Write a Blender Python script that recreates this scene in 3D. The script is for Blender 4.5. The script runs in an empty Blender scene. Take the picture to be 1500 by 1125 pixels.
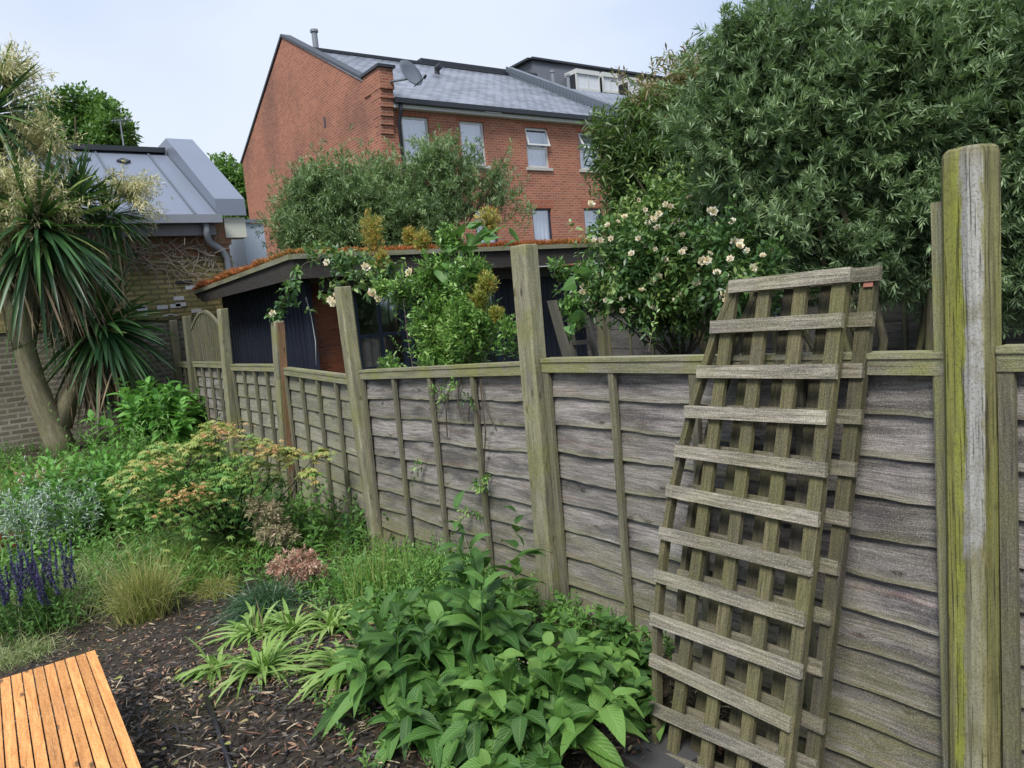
import bpy, math, random
import numpy as np
from mathutils import Vector, Matrix
rng = np.random.default_rng(7)
random.seed(7)
SC = bpy.context.scene
COL = SC.collection

# ------------------------------------------------------------------ camera, world, sun, exposure
FPX = 1083.0; PITCH = math.radians(6.4); ROLL = math.radians(5.1); YAW = math.radians(35.5); ZC = 1.6
fh = np.array([math.sin(YAW), math.cos(YAW), 0.0]); rh = np.array([math.cos(YAW), -math.sin(YAW), 0.0]); ZV = np.array([0, 0, 1.0])
fw = fh * math.cos(PITCH) - ZV * math.sin(PITCH); u0 = fh * math.sin(PITCH) + ZV * math.cos(PITCH)
rt = math.cos(ROLL) * rh - math.sin(ROLL) * u0; up = math.sin(ROLL) * rh + math.cos(ROLL) * u0
CAM = np.array([0, 0, ZC])
cd = bpy.data.cameras.new("camera"); cam = bpy.data.objects.new("camera", cd); COL.objects.link(cam)
cd.sensor_width = 36; cd.lens = 36 * FPX / 1500; cd.clip_end = 500; cd.clip_start = 0.05
cam.matrix_world = Matrix(((rt[0], up[0], -fw[0], 0), (rt[1], up[1], -fw[1], 0), (rt[2], up[2], -fw[2], ZC), (0, 0, 0, 1)))
SC.camera = cam

SUN_EL = math.radians(52); SUN_AZ = math.radians(-125)     # azimuth of the sun from +Y towards +X
W = bpy.data.worlds.new("World"); SC.world = W; W.use_nodes = True
nt = W.node_tree; nt.nodes.clear()
def wn(t): return nt.nodes.new(t)
out = wn('ShaderNodeOutputWorld'); bg = wn('ShaderNodeBackground'); sky = wn('ShaderNodeTexSky')
sky.sky_type = 'NISHITA'; sky.sun_disc = False; sky.sun_elevation = SUN_EL; sky.sun_rotation = SUN_AZ
sky.air_density = 1.0; sky.dust_density = 1.5
tc = wn('ShaderNodeTexCoord'); no = wn('ShaderNodeTexNoise'); mp = wn('ShaderNodeMapping')
mp.inputs['Scale'].default_value = (1.0, 1.0, 2.2)
no.inputs['Scale'].default_value = 1.6; no.inputs['Detail'].default_value = 4; no.inputs['Roughness'].default_value = .45
rp = wn('ShaderNodeValToRGB'); e = rp.color_ramp.elements
e[0].position = .35; e[0].color = (3.9, 4.75, 6.3, 1); e[1].position = .62; e[1].color = (5.6, 6.1, 7.0, 1)
mx = wn('ShaderNodeMix'); mx.data_type = 'RGBA'; mx.inputs[0].default_value = .90
L = nt.links.new
L(tc.outputs['Generated'], mp.inputs['Vector']); L(mp.outputs[0], no.inputs['Vector']); L(no.outputs['Fac'], rp.inputs[0])
L(sky.outputs[0], mx.inputs[6]); L(rp.outputs[0], mx.inputs[7]); L(mx.outputs[2], bg.inputs['Color'])
bg.inputs['Strength'].default_value = .1; L(bg.outputs[0], out.inputs[0])

sd = bpy.data.lights.new("sun", 'SUN'); sun = bpy.data.objects.new("sun", sd); COL.objects.link(sun)
sd.energy = 3.0; sd.angle = math.radians(20); sd.color = (1.0, .96, .9)
sdir = Vector((math.sin(SUN_AZ) * math.cos(SUN_EL), math.cos(SUN_AZ) * math.cos(SUN_EL), math.sin(SUN_EL)))
sun.rotation_euler = sdir.to_track_quat('Z', 'Y').to_euler(); sun.location = (0, 0, 30)
SC.view_settings.view_transform = 'Standard'; SC.view_settings.look = 'None'
SC.view_settings.exposure = 0.62; SC.view_settings.gamma = 1.0
SC.cycles.max_bounces = 6; SC.cycles.diffuse_bounces = 3; SC.cycles.transparent_max_bounces = 6

# ------------------------------------------------------------------ measuring helpers (photo point -> world point on a real plane)
def ray(x, y): return fw + rt * (x - 750) / FPX - up * (y - 562.5) / FPX
def hx(x, y, X): d = ray(x, y); return CAM + d * X / d[0]
def hy(x, y, Y): d = ray(x, y); return CAM + d * Y / d[1]
def hz(x, y, Z): d = ray(x, y); return CAM + d * (Z - ZC) / d[2]
def hd(x, y, D): d = ray(x, y); return CAM + d * D / (d @ fh)
def sm(a, b, x): t = np.clip((np.asarray(x, float) - a) / (b - a), 0, 1); return t * t * (3 - 2 * t)
def gz(x, y):
    x = np.asarray(x, float); y = np.asarray(y, float)
    return (-.30 * sm(2.35, 1.3, y) * sm(1.15, 1.75, x) -.2 * sm(3.4, 5.3, y) + .38 * sm(7.0, 10.8, y)
            + .018 * np.sin(x * 3.1 + y * 1.3) * np.cos(y * 2.7 - x) + .008 * np.sin(9 * x + 3 * y) * np.sin(7 * y))
def G(x, y):
    z = 0.
    for _ in range(12):
        p = hz(x, y, z); z = float(gz(p[0], p[1]))
    return np.array([p[0], p[1], z])
KF = rng.normal(size=(9, 3)); KP = rng.uniform(0, 6.28, 9)
def nz(p, s=1.0):
    p = np.asarray(p, float); q = (p * s) @ KF.T + KP
    return np.sin(q + 1.3 * np.sin(q[..., ::-1] * .7)).mean(-1) * 1.6
def unit(a): return a / np.maximum(np.linalg.norm(a, axis=-1, keepdims=True), 1e-9)

# ------------------------------------------------------------------ object helpers
def tag(o, label=None, cat=None, group=None, kind=None):
    if label: o['label'] = label
    if cat: o['category'] = cat
    if group: o['group'] = group
    if kind: o['kind'] = kind
    return o
def thing(name, loc, label, cat, group=None):
    o = bpy.data.objects.new(name, None); COL.objects.link(o); o.location = tuple(map(float, loc)); o.empty_display_size = .1
    return tag(o, label, cat, group)
def origin_of(o):
    v = np.zeros(3)
    while o is not None:
        v = v + np.array(o.location); o = o.parent
    return v
def dup(o, parent=None):
    c = o.copy(); COL.objects.link(c); c.parent = parent
    for ch in list(o.children): dup(ch, c)
    return c

class MB:
    """quads and boxes with metre UVs"""
    def __init__(s): s.v = []; s.f = []; s.uv = []; s.t = []
    def face(s, pts, uvs=None, tone=0.5):
        i = len(s.v); s.v += [tuple(map(float, p)) for p in pts]; s.f.append(tuple(range(i, i + len(pts))))
        if uvs is None:
            a = [np.array(p, float) for p in pts]; n = np.cross(a[1] - a[0], a[2] - a[0]); k = int(np.argmax(np.abs(n)))
            if k == 0: uvs = [(p[1], p[2]) for p in a]
            elif k == 1: uvs = [(p[0], p[2]) for p in a]
            else: uvs = [(p[0], p[1]) for p in a]
        s.uv += [tuple(map(float, q)) for q in uvs]; s.t += [tone] * len(pts)
    def hexa(s, c, board=False, tone=None):
        """c: 8 corners; 0-3 bottom ring, 4-7 top ring"""
        tone = random.random() if tone is None else tone
        F = [(0, 3, 2, 1), (4, 5, 6, 7), (0, 1, 5, 4), (1, 2, 6, 5), (2, 3, 7, 6), (3, 0, 4, 7)]
        if not board:
            for q in F: s.face([c[i] for i in q], None, tone)
            return
        c = [np.array(p, float) for p in c]; h = np.linalg.norm(c[4] - c[0]); a = np.linalg.norm(c[1] - c[0]); b = np.linalg.norm(c[2] - c[1])
        ou, ov = random.uniform(0, 40), random.uniform(0, 40)
        s.face([c[i] for i in F[0]], [(ou, ov), (ou + .01, ov + b), (ou + .01 + .02, ov + b), (ou, ov + a)], tone)
        s.face([c[i] for i in F[1]], [(ou, ov), (ou + .01, ov + a), (ou + .03, ov + a), (ou, ov + b)], tone)
        off = 0
        for q, w in ((F[2], a), (F[3], b), (F[4], a), (F[5], b)):
            s.face([c[i] for i in q], [(ou, ov + off), (ou, ov + off + w), (ou + h, ov + off + w), (ou + h, ov + off)], tone); off += w
    def box(s, a, b, tone=None):
        x0, y0, z0 = a; x1, y1, z1 = b
        s.hexa([(x0, y0, z0), (x1, y0, z0), (x1, y1, z0), (x0, y1, z0), (x0, y0, z1), (x1, y0, z1), (x1, y1, z1), (x0, y1, z1)], False, tone)
    def board(s, p0, p1, w, t, tone=None):
        """p0->p1 the centre line; w, t the full width and thickness vectors"""
        p0, p1, w, t = [np.array(q, float) for q in (p0, p1, w, t)]
        r = [-w - t, w - t, w + t, -w + t]
        if np.dot(np.cross(w, t), p1 - p0) < 0: r = r[::-1]
        s.hexa([p0 + q / 2 for q in r] + [p1 + q / 2 for q in r], True, tone)
    def tube(s, pts, rad, n=8, cap=True, tone=None):
        tone = random.random() if tone is None else tone
        pts = np.array(pts, float); m = len(pts)
        rad = np.full(m, rad) if np.isscalar(rad) else np.array(rad, float)
        T = np.gradient(pts, axis=0); T = unit(T); ref = np.array([.31, .17, .93]) if abs(T[0][2]) < .9 else np.array([.9, .3, .1])
        a = unit(np.cross(T, ref)); b = np.cross(T, a); th = np.linspace(0, 2 * math.pi, n, endpoint=False)
        R = pts[:, None] + rad[:, None, None] * (np.cos(th)[None, :, None] * a[:, None] + np.sin(th)[None, :, None] * b[:, None])
        base = len(s.v); s.v += [tuple(p) for p in R.reshape(-1, 3)]; acc = np.r_[0, np.cumsum(np.linalg.norm(np.diff(pts, axis=0), axis=1))]
        for i in range(m - 1):
            for j in range(n):
                k = (j + 1) % n
                s.f.append((base + i * n + j, base + (i + 1) * n + j, base + (i + 1) * n + k, base + i * n + k))
                w = 2 * math.pi * rad.mean() / n
                s.uv += [(acc[i], j * w), (acc[i + 1], j * w), (acc[i + 1], (j + 1) * w), (acc[i], (j + 1) * w)]; s.t += [tone] * 4
        if cap:
            for o_, rv in ((0, False), ((m - 1) * n, True)):
                q = [base + o_ + j for j in range(n)]
                if rv: q = q[::-1]
                s.f.append(tuple(q)); s.uv += [(0, 0)] * n; s.t += [tone] * n
    def build(s, name, mat, parent=None, bevel=0, smooth=False, origin=None):
        org = origin_of(parent) if parent is not None else (np.array(origin, float) if origin is not None else np.zeros(3))
        me = bpy.data.meshes.new(name); V = np.array(s.v, float) - org
        me.from_pydata([tuple(p) for p in V], [], s.f)
        uvl = me.uv_layers.new(name='UVMap'); uvl.data.foreach_set('uv', np.array(s.uv, float).ravel())
        at = me.attributes.new('tone', 'FLOAT', 'CORNER'); at.data.foreach_set('value', np.array(s.t, float))
        me.materials.append(mat); me.update()
        o = bpy.data.objects.new(name, me); COL.objects.link(o)
        if parent is not None: o.parent = parent
        elif origin is not None: o.location = tuple(map(float, origin))
        if smooth: me.polygons.foreach_set('use_smooth', [True] * len(me.polygons))
        if bevel:
            b = o.modifiers.new('bevel', 'BEVEL'); b.width = bevel; b.segments = 2; b.limit_method = 'ANGLE'
        return o

PROF = {
    'lance': lambda s: np.sin(np.pi * np.clip(s * .96 + .04, 0, 1)) ** .8,
    'strap': lambda s: np.minimum(1, 3.2 * s + .55) * np.clip((1 - s) * 2.2, 0, 1) ** .8,
    'blade': lambda s: (1 - s) ** .6,
    'ovate': lambda s: np.clip(np.sin(np.pi * np.clip(s, 0, 1) ** .62), 0, 1) ** .85,
    'heart': lambda s: np.clip(np.sin(np.pi * np.clip(s * .93 + .07, 0, 1) ** .5), 0, 1) ** .7,
}
class Cloud:
    """many leaves / blades in one mesh, vectorised"""
    def __init__(s): s.V = []; s.F = []; s.T = []; s.UV = []; s.n = 0
    def add(s, P, D, Ln, Wd, droop=0., S=3, prof='lance', fold=0., tone=None, roll=.5, wave=0., up_=None):
        P = np.atleast_2d(np.asarray(P, float)); N = max(len(P), len(np.atleast_2d(D)), np.size(Ln)); P = np.broadcast_to(P, (N, 3)) if len(P) == 1 else P
        if N == 0: return
        D = unit(np.broadcast_to(np.asarray(D, float), (N, 3))); Ln = np.broadcast_to(np.asarray(Ln, float), (N,)); Wd = np.broadcast_to(np.asarray(Wd, float), (N,))
        droop = np.broadcast_to(np.asarray(droop, float), (N,))
        tone = rng.random(N) if tone is None else np.broadcast_to(np.asarray(tone, float), (N,))
        t = np.linspace(0, 1, S + 1); ww = PROF[prof](t); ww[-1] = min(ww[-1], .06)
        pos = P[:, None] + Ln[:, None, None] * (D[:, None] * t[None, :, None] - (droop[:, None] * t[None] ** 2)[..., None] * ZV)
        tan = unit(D[:, None] - (2 * droop[:, None] * t[None])[..., None] * ZV)
        ref = unit((ZV if up_ is None else np.asarray(up_, float)) + rng.normal(size=(N, 3)) * roll)
        side = unit(np.cross(tan, ref[:, None])); nor = np.cross(side, tan)
        hw = (Wd[:, None] * ww[None])[..., None] / 2
        if wave:
            ph = rng.uniform(0, 6.28, N)[:, None]; wv = (wave * Wd[:, None] * np.sin(t[None] * 14 + ph))[..., None] * nor
        else: wv = 0
        if fold:
            cols = [pos - side * hw + nor * hw * fold + wv, pos, pos + side * hw + nor * hw * fold - wv]; us = [0, .5, 1]
        else: cols = [pos - side * hw + wv, pos + side * hw - wv]; us = [0, 1]
        c = len(cols); V = np.stack(cols, 2).reshape(N, (S + 1) * c, 3)
        q = []
        for i in range(S):
            for j in range(c - 1): q.append((i * c + j, i * c + j + 1, (i + 1) * c + j + 1, (i + 1) * c + j))
        q = np.array(q); F = (np.arange(N) * (S + 1) * c)[:, None, None] + q[None] + s.n
        uvv = np.array([(us[j], t[i]) for i in range(S + 1) for j in range(c)])
        s.V.append(V.reshape(-1, 3)); s.F.append(F.reshape(-1, 4)); s.T.append(np.repeat(tone, len(q) * 4))
        s.UV.append(np.tile(uvv[q].reshape(-1, 2), (N, 1))); s.n += N * (S + 1) * c
    def build(s, name, mat, parent=None, origin=None):
        org = origin_of(parent) if parent is not None else (np.array(origin, float) if origin is not None else np.zeros(3))
        V = np.concatenate(s.V) - org; F = np.concatenate(s.F); T = np.concatenate(s.T); UV = np.concatenate(s.UV)
        me = bpy.data.meshes.new(name); me.vertices.add(len(V)); me.vertices.foreach_set('co', V.ravel())
        me.loops.add(F.size); me.loops.foreach_set('vertex_index', F.ravel().astype(np.int32))
        me.polygons.add(len(F)); me.polygons.foreach_set('loop_start', np.arange(0, F.size, 4, dtype=np.int32))
        me.polygons.foreach_set('loop_total', np.full(len(F), 4, dtype=np.int32)); me.polygons.foreach_set('use_smooth', np.ones(len(F), bool))
        uvl = me.uv_layers.new(name='UVMap'); uvl.data.foreach_set('uv', UV.ravel())
        at = me.attributes.new('tone', 'FLOAT', 'CORNER'); at.data.foreach_set('value', T)
        me.update(calc_edges=True); me.validate(); me.materials.append(mat)
        o = bpy.data.objects.new(name, me); COL.objects.link(o)
        if parent is not None: o.parent = parent
        elif origin is not None: o.location = tuple(map(float, origin))
        return o

# ------------------------------------------------------------------ materials
class M:
    def __init__(s, name):
        s.m = bpy.data.materials.new(name); s.m.use_nodes = True; s.nt = s.m.node_tree; s.nt.nodes.clear()
        s.out = s.nt.nodes.new('ShaderNodeOutputMaterial')
    def n(s, t, **kw):
        nd = s.nt.nodes.new('ShaderNode' + t)
        for k, v in kw.items():
            if k.startswith('_'): setattr(nd, k[1:], v)
            else:
                key = int(k[1:]) if k[0] == 'i' and k[1:].isdigit() else k.replace('__', ' ')
                s.set(nd.inputs[key], v)
        return nd
    def set(s, inp, v):
        if isinstance(v, bpy.types.NodeSocket): s.nt.links.new(v, inp)
        elif isinstance(v, (tuple, list)) and len(v) == 3 and inp.type == 'RGBA': inp.default_value = (*v, 1)
        else: inp.default_value = v
    def ramp(s, fac, *st):
        r = s.nt.nodes.new('ShaderNodeValToRGB'); s.nt.links.new(fac, r.inputs[0]); el = r.color_ramp.elements
        while len(el) < len(st): el.new(.5)
        for e_, (p, c) in zip(el, st):
            e_.position = p; e_.color = (c, c, c, 1) if isinstance(c, (int, float)) else (*c, 1)
        return r.outputs[0]
    def mix(s, f, a, b, bt='MIX'):
        x = s.nt.nodes.new('ShaderNodeMix'); x.data_type = 'RGBA'; x.blend_type = bt; x.clamp_factor = True
        s.set(x.inputs[0], f); s.set(x.inputs[6], a); s.set(x.inputs[7], b); return x.outputs[2]
    def math(s, op, a, b=0., c=None):
        x = s.nt.nodes.new('ShaderNodeMath'); x.operation = op; s.set(x.inputs[0], a); s.set(x.inputs[1], b)
        if c is not None: s.set(x.inputs[2], c)
        return x.outputs[0]
    def uv(s, sx=1., sy=1.):
        u = s.n('UVMap', _uv_map='UVMap'); mpn = s.n('Mapping', Vector=u.outputs[0]); mpn.inputs['Scale'].default_value = (sx, sy, 1); return mpn.outputs[0]
    def pos(s): return s.n('NewGeometry').outputs['Position']
    def noise(s, vec, sc, det=4., ro=.5, dist=0.):
        return s.n('TexNoise', Vector=vec, Scale=sc, Detail=det, Roughness=ro, Distortion=dist).outputs['Fac']
    def tone(s): return s.n('Attribute', _attribute_name='tone').outputs['Fac']
    def bsdf(s, col, rough=.7, bump=None, bstr=.3, bdist=.01, metal=0., spec=.5, trans=None, tcol=None):
        p = s.n('BsdfPrincipled'); s.set(p.inputs['Base Color'], col); s.set(p.inputs['Roughness'], rough); s.set(p.inputs['Metallic'], metal)
        s.set(p.inputs['Specular IOR Level'], spec)
        if bump is not None:
            b = s.n('Bump', Height=bump, Strength=bstr, Distance=bdist); s.nt.links.new(b.outputs[0], p.inputs['Normal'])
        sh = p.outputs[0]
        if trans:
            t = s.n('BsdfTranslucent', Color=tcol if tcol is not None else col)
            x = s.n('MixShader'); x.inputs[0].default_value = trans
            s.nt.links.new(sh, x.inputs[1]); s.nt.links.new(t.outputs[0], x.inputs[2]); sh = x.outputs[0]
        s.nt.links.new(sh, s.out.inputs[0]); return s.m

def leafmat(name, cols, rough=.45, trans=.3, vein=.0, spec=.5, varscale=0):
    m = M(name); k = len(cols); st = [((i + .5) / k, c) for i, c in enumerate(cols)]
    c = m.ramp(m.tone(), *st)
    if varscale:
        f = m.noise(m.pos(), varscale, 3); c = m.mix(m.math('MULTIPLY', f, .5), c, m.mix(.5, c, (cols[-1][0] * 1.3, cols[-1][1] * 1.3, cols[-1][2])))
    bump = None
    if vein:
        u = m.n('SeparateXYZ', Vector=m.uv()); a = m.math('ABSOLUTE', m.math('SUBTRACT', u.outputs[0], .5))
        mid = m.ramp(a, (.0, 1.), (.07, 0.)); c = m.mix(m.math('MULTIPLY', mid, vein), c, m.mix(.5, c, (.35, .5, .2)))
        w = m.math('SINE', m.math('MULTIPLY', m.math('SUBTRACT', u.outputs[1], m.math('MULTIPLY', a, .45)), 70.))
        bump = m.math('ADD', m.math('MULTIPLY', w, .5), m.math('MULTIPLY', mid, -1.))
        c = m.mix(m.math('MULTIPLY', m.ramp(w, (.6, 0.), (1., 1.)), vein * .35), c, m.mix(.5, c, (.25, .4, .12)))
    tc_ = m.mix(.5, c, (.16, .30, .03))
    return m.bsdf(c, rough, bump, .6, .002, spec=spec, trans=trans, tcol=tc_)

def woodmat(name, dark, light, grain=1., stain=.5, algae=.3, algcol=(.20, .22, .05), low=.0, red=0., rough=.8, knots=True, bump=.5, per=.25, edge=0.):
    m = M(name); uv = m.uv(); wz = m.n('TexNoise', Vector=m.uv(1.3, 5.), Scale=1., Detail=2.)
    wv = m.n('VectorMath', _operation='MULTIPLY', i0=wz.outputs['Color'], i1=(0., .016, 0.)).outputs[0]
    w2 = m.n('VectorMath', _operation='ADD', i0=uv, i1=wv).outputs[0]
    k = m.n('TexVoronoi', _voronoi_dimensions='2D', Vector=m.uv(2.6, 7.5), Scale=1.); kn = k.outputs['Distance']
    if knots:
        kk = m.math('MULTIPLY', m.ramp(kn, (.0, 1.), (.22, 0.)), .022)
        cb = m.n('CombineXYZ', X=0., Y=kk, Z=0.).outputs[0]; w2 = m.n('VectorMath', _operation='ADD', i0=w2, i1=cb).outputs[0]
    mp_ = m.n('Mapping', Vector=w2); mp_.inputs['Scale'].default_value = (4.5, 95 * grain, 1)
    g = m.n('TexNoise', Vector=mp_.outputs[0], Scale=1., Detail=7., Roughness=.65).outputs['Fac']
    mp3 = m.n('Mapping', Vector=w2); mp3.inputs['Scale'].default_value = (14, 260 * grain, 1)
    g2 = m.n('TexNoise', Vector=mp3.outputs[0], Scale=1., Detail=3.).outputs['Fac']
    c = m.ramp(g, (.30, dark), (.66, light))
    c = m.mix(m.math('MULTIPLY', m.ramp(g2, (.35, 1.), (.55, 0.)), .35), c, tuple(x * .55 for x in dark))
    st = m.ramp(m.noise(m.uv(1.9, 11.), 1., 5, .6), (.47, 0.), (.60, 1.)); c = m.mix(m.math('MULTIPLY', st, stain), c, (.040, .036, .045))
    if knots:
        c = m.mix(m.math('MULTIPLY', m.ramp(kn, (.035, 1.), (.075, 0.)), .85), c, (.028, .02, .018))
    if red:
        r_ = m.ramp(m.noise(m.uv(.8, 14.), 1.3, 3), (.60, 0.), (.68, 1.)); c = m.mix(m.math('MULTIPLY', r_, red), c, (.22, .085, .05))
    c = m.mix(per, c, m.mix(1., c, m.ramp(m.tone(), (0., .45), (1., 1.5)), 'MULTIPLY'))
    P = m.pos(); z = m.n('SeparateXYZ', Vector=P).outputs[2]
    a1 = m.ramp(m.noise(P, 4.5, 5, .6), (.42, 0.), (.62, 1.)); a2 = m.ramp(m.noise(m.uv(3., 22.), 1., 4, .6), (.40, 0.), (.60, 1.))
    al = m.math('MULTIPLY', m.math('MAXIMUM', a1, m.math('MULTIPLY', a2, .6)), algae)
    if low:
        lo = m.ramp(z, (-.1, 1.), (.55, 0.)); al = m.math('ADD', al, m.math('MULTIPLY', lo, m.math('MULTIPLY', m.math('ADD', a2, .35), low)))
    c = m.mix(al, c, m.mix(g2, tuple(x * .6 for x in algcol), tuple(x * 1.25 for x in algcol)))
    sp = m.ramp(m.noise(m.uv(3.5, 190.), 1., 2, .5), (.66, 0.), (.70, 1.)); c = m.mix(m.math('MULTIPLY', sp, .7), c, (.03, .026, .024))
    spk = m.noise(P, 230., 3, .6); c = m.mix(m.math('MULTIPLY', m.ramp(spk, (.50, 0.), (.64, 1.)), .45), c, tuple(x * .5 for x in dark)); c = m.mix(m.math('MULTIPLY', m.ramp(spk, (.36, 1.), (.46, 0.)), .25), c, tuple(min(1, x * 1.5) for x in light))
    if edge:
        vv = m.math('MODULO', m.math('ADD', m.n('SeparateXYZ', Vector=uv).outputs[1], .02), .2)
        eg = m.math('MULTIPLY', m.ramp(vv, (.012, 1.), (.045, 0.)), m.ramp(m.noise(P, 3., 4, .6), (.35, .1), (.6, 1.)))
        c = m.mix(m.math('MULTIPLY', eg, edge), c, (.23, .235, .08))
        tp = m.math('MULTIPLY', m.ramp(vv, (.10, 0.), (.15, 1.)), m.ramp(m.noise(m.uv(2., 2.), 1., 3), (.4, .2), (.6, 1.))); c = m.mix(m.math('MULTIPLY', tp, .45), c, (.045, .042, .05))  # darkens board tops under the lap, its shade put into the colour
    h = m.math('ADD', g, m.math('MULTIPLY', g2, .5))
    return m.bsdf(c, rough, h, bump, .004, spec=.3)

def brickmat(name, c1, c2, mortar, w=.225, h=.075, mo=.011, moss=0., moscol=(.12, .14, .04), var=.4, dirt=.3, bump=.4, darkz=None):
    m = M(name); b = m.n('TexBrick', Vector=m.uv(), Color1=c1, Color2=c2, Mortar=mortar, Scale=1., Mortar__Size=mo, Mortar__Smooth=.15, Brick__Width=w, Row__Height=h, Bias=.0)
    c = b.outputs['Color']; P = m.pos()
    c = m.mix(m.math('MULTIPLY', m.noise(P, 35., 3), var), c, tuple(x * .45 for x in c1))
    c = m.mix(m.math('MULTIPLY', m.ramp(m.noise(P, .55, 5, .6), (.45, 0.), (.7, 1.)), dirt), c, (.05, .04, .035))
    if moss: c = m.mix(m.math('MULTIPLY', m.ramp(m.noise(P, 2.6, 6, .65), (.40, 0.), (.6, 1.)), moss), c, moscol)
    return m.bsdf(c, .85, m.math('SUBTRACT', m.math('MULTIPLY', m.noise(P, 60., 3), .3), b.outputs['Fac']), bump, .008, spec=.25)

def plain(name, col, rough=.5, metal=0., var=.25, sc=8., bump=.0, spec=.5):
    m = M(name); f = m.noise(m.pos(), sc, 4, .6)
    c = m.mix(m.math('MULTIPLY', f, var), col, tuple(x * .4 for x in col))
    return m.bsdf(c, rough, f if bump else None, bump, .01, metal=metal, spec=spec)

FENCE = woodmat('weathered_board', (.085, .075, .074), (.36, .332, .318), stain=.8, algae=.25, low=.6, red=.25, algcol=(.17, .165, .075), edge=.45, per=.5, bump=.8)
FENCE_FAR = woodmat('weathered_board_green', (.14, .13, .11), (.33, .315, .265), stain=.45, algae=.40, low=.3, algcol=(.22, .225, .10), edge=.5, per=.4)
BATTEN = woodmat('batten_wood', (.075, .068, .050), (.21, .195, .145), stain=.35, algae=.5, algcol=(.15, .155, .055), knots=False)
RAIL = woodmat('mossy_rail', (.14, .13, .095), (.34, .32, .25), stain=.4, algae=.70, algcol=(.22, .235, .05), knots=False)
POSTW = woodmat('green_post', (.13, .12, .08), (.37, .35, .26), stain=.5, algae=.65, algcol=(.21, .215, .065))
TREL = woodmat('trellis_slat', (.10, .088, .070), (.46, .425, .35), stain=.5, algae=.28, algcol=(.20, .20, .06), knots=False, bump=.8)
TRELV = woodmat('trellis_upright', (.045, .039, .024), (.20, .178, .10), stain=.5, algae=.45, algcol=(.14, .145, .04), knots=False, bump=.8)
TREL2 = woodmat('shaded_dirty_trellis_slat', (.07, .06, .045), (.30, .27, .21), stain=.6, algae=.4, algcol=(.15, .155, .05), knots=False, bump=.8)  # rear slats: algae and dirt, plus the front panel's shade put into the colour
TRELV2 = woodmat('shaded_dirty_trellis_upright', (.035, .03, .02), (.13, .115, .07), stain=.5, algae=.4, algcol=(.10, .105, .03), knots=False, bump=.8)  # rear uprights: dirtier, and darkened to carry shade from the front panel
DARKW = woodmat('dark_board', (.03, .028, .027), (.085, .08, .075), stain=.6, algae=.1, low=.0)
FASC = woodmat('black_fascia', (.014, .012, .012), (.060, .052, .05), stain=.5, algae=.04)
ORNG = woodmat('orange_cedar', (.50, .20, .058), (.76, .38, .135), grain=.6, stain=.10, algae=0, red=.3, rough=.5, bump=.2, per=.45)
REDW = woodmat('red_brown_board', (.10, .03, .012), (.28, .095, .04), stain=.4, algae=0, rough=.6)
NAVY = woodmat('navy_boarding', (.010, .014, .026), (.022, .029, .048), stain=.2, algae=0, rough=.6, knots=False, bump=.2)
BRICK = brickmat('orange_brick', (.41, .145, .083), (.27, .085, .052), (.36, .26, .20), dirt=.45, var=.4)
BRICKS = brickmat('soldier_brick', (.42, .115, .055), (.30, .075, .038), (.28, .2, .16), w=.075, h=.225, dirt=.4)
STOCK = brickmat('yellow_stock_brick', (.46, .36, .17), (.24, .18, .09), (.10, .09, .06), moss=.35, moscol=(.20, .21, .07), dirt=.3, var=.6, mo=.016)
REDBR = brickmat('old_red_brick', (.36, .14, .09), (.17, .08, .055), (.2, .16, .12), moss=.3, dirt=.5, var=.6)
OLDBR = brickmat('mossy_old_brick', (.23, .20, .16), (.11, .095, .08), (.36, .34, .28), moss=.35, moscol=(.075, .08, .035), dirt=.6, var=.7, mo=.016, bump=.8)
def slatemat():
    m = M('wet_slate'); b = m.n('TexBrick', Vector=m.uv(), Color1=(.20, .22, .27), Color2=(.10, .112, .14), Mortar=(.015, .018, .024), Scale=1., Mortar__Size=.022, Mortar__Smooth=.1, Brick__Width=.32, Row__Height=.24)
    c = m.mix(m.math('MULTIPLY', m.ramp(m.noise(m.pos(), 1.1, 5, .6), (.45, 0.), (.65, 1.)), .5), b.outputs['Color'], (.25, .27, .32))
    return m.bsdf(c, .38, m.math('SUBTRACT', m.noise(m.pos(), 6., 3), m.math('MULTIPLY', b.outputs['Fac'], 1.5)), .35, .02, spec=.8)
SLATE = slatemat()
ZINC = plain('zinc_sheet', (.205, .235, .30), .42, .25, .3, 1.2)
ZINCD = plain('dark_zinc', (.12, .14, .17), .4, .2)
LEAD = plain('black_gutter', (.018, .021, .028), .4)
WHITEP = plain('white_paint', (.55, .56, .55), .5, var=.3)
NAVYF = plain('navy_frame', (.02, .03, .055), .4)
GREYM = plain('grey_metal', (.16, .18, .2), .45, .4)
GREYPIPE = plain('grey_pipe', (.17, .19, .22), .45)
BLACKP = plain('black_plastic', (.012, .012, .014), .3)
CREAM = plain('cream_panel', (.50, .52, .45), .6)
CURT = plain('net_curtain', (.62, .65, .70), .9, var=.35, sc=14.)
STONE = plain('pale_stone_sill', (.42, .41, .38), .8)
PAVER = plain('dark_paver', (.06, .06, .062), .75, var=.4, bump=.3, sc=20)
CHIM = plain('grey_flue', (.2, .22, .25), .5)
WHITEB = plain('white_brick_face', (.55, .55, .56), .8)
BARK = woodmat('bark', (.025, .021, .016), (.075, .062, .046), grain=.4, stain=.3, algae=.3, knots=False, bump=1.)
PALMB = woodmat('palm_bark', (.10, .085, .055), (.27, .24, .16), grain=.35, stain=.35, algae=.4, algcol=(.16, .16, .05), knots=False, bump=1.)
TWIG = plain('twig', (.06, .045, .03), .8)
DEADV = plain('dead_vine', (.27, .235, .195), .85, var=.6)
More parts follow.
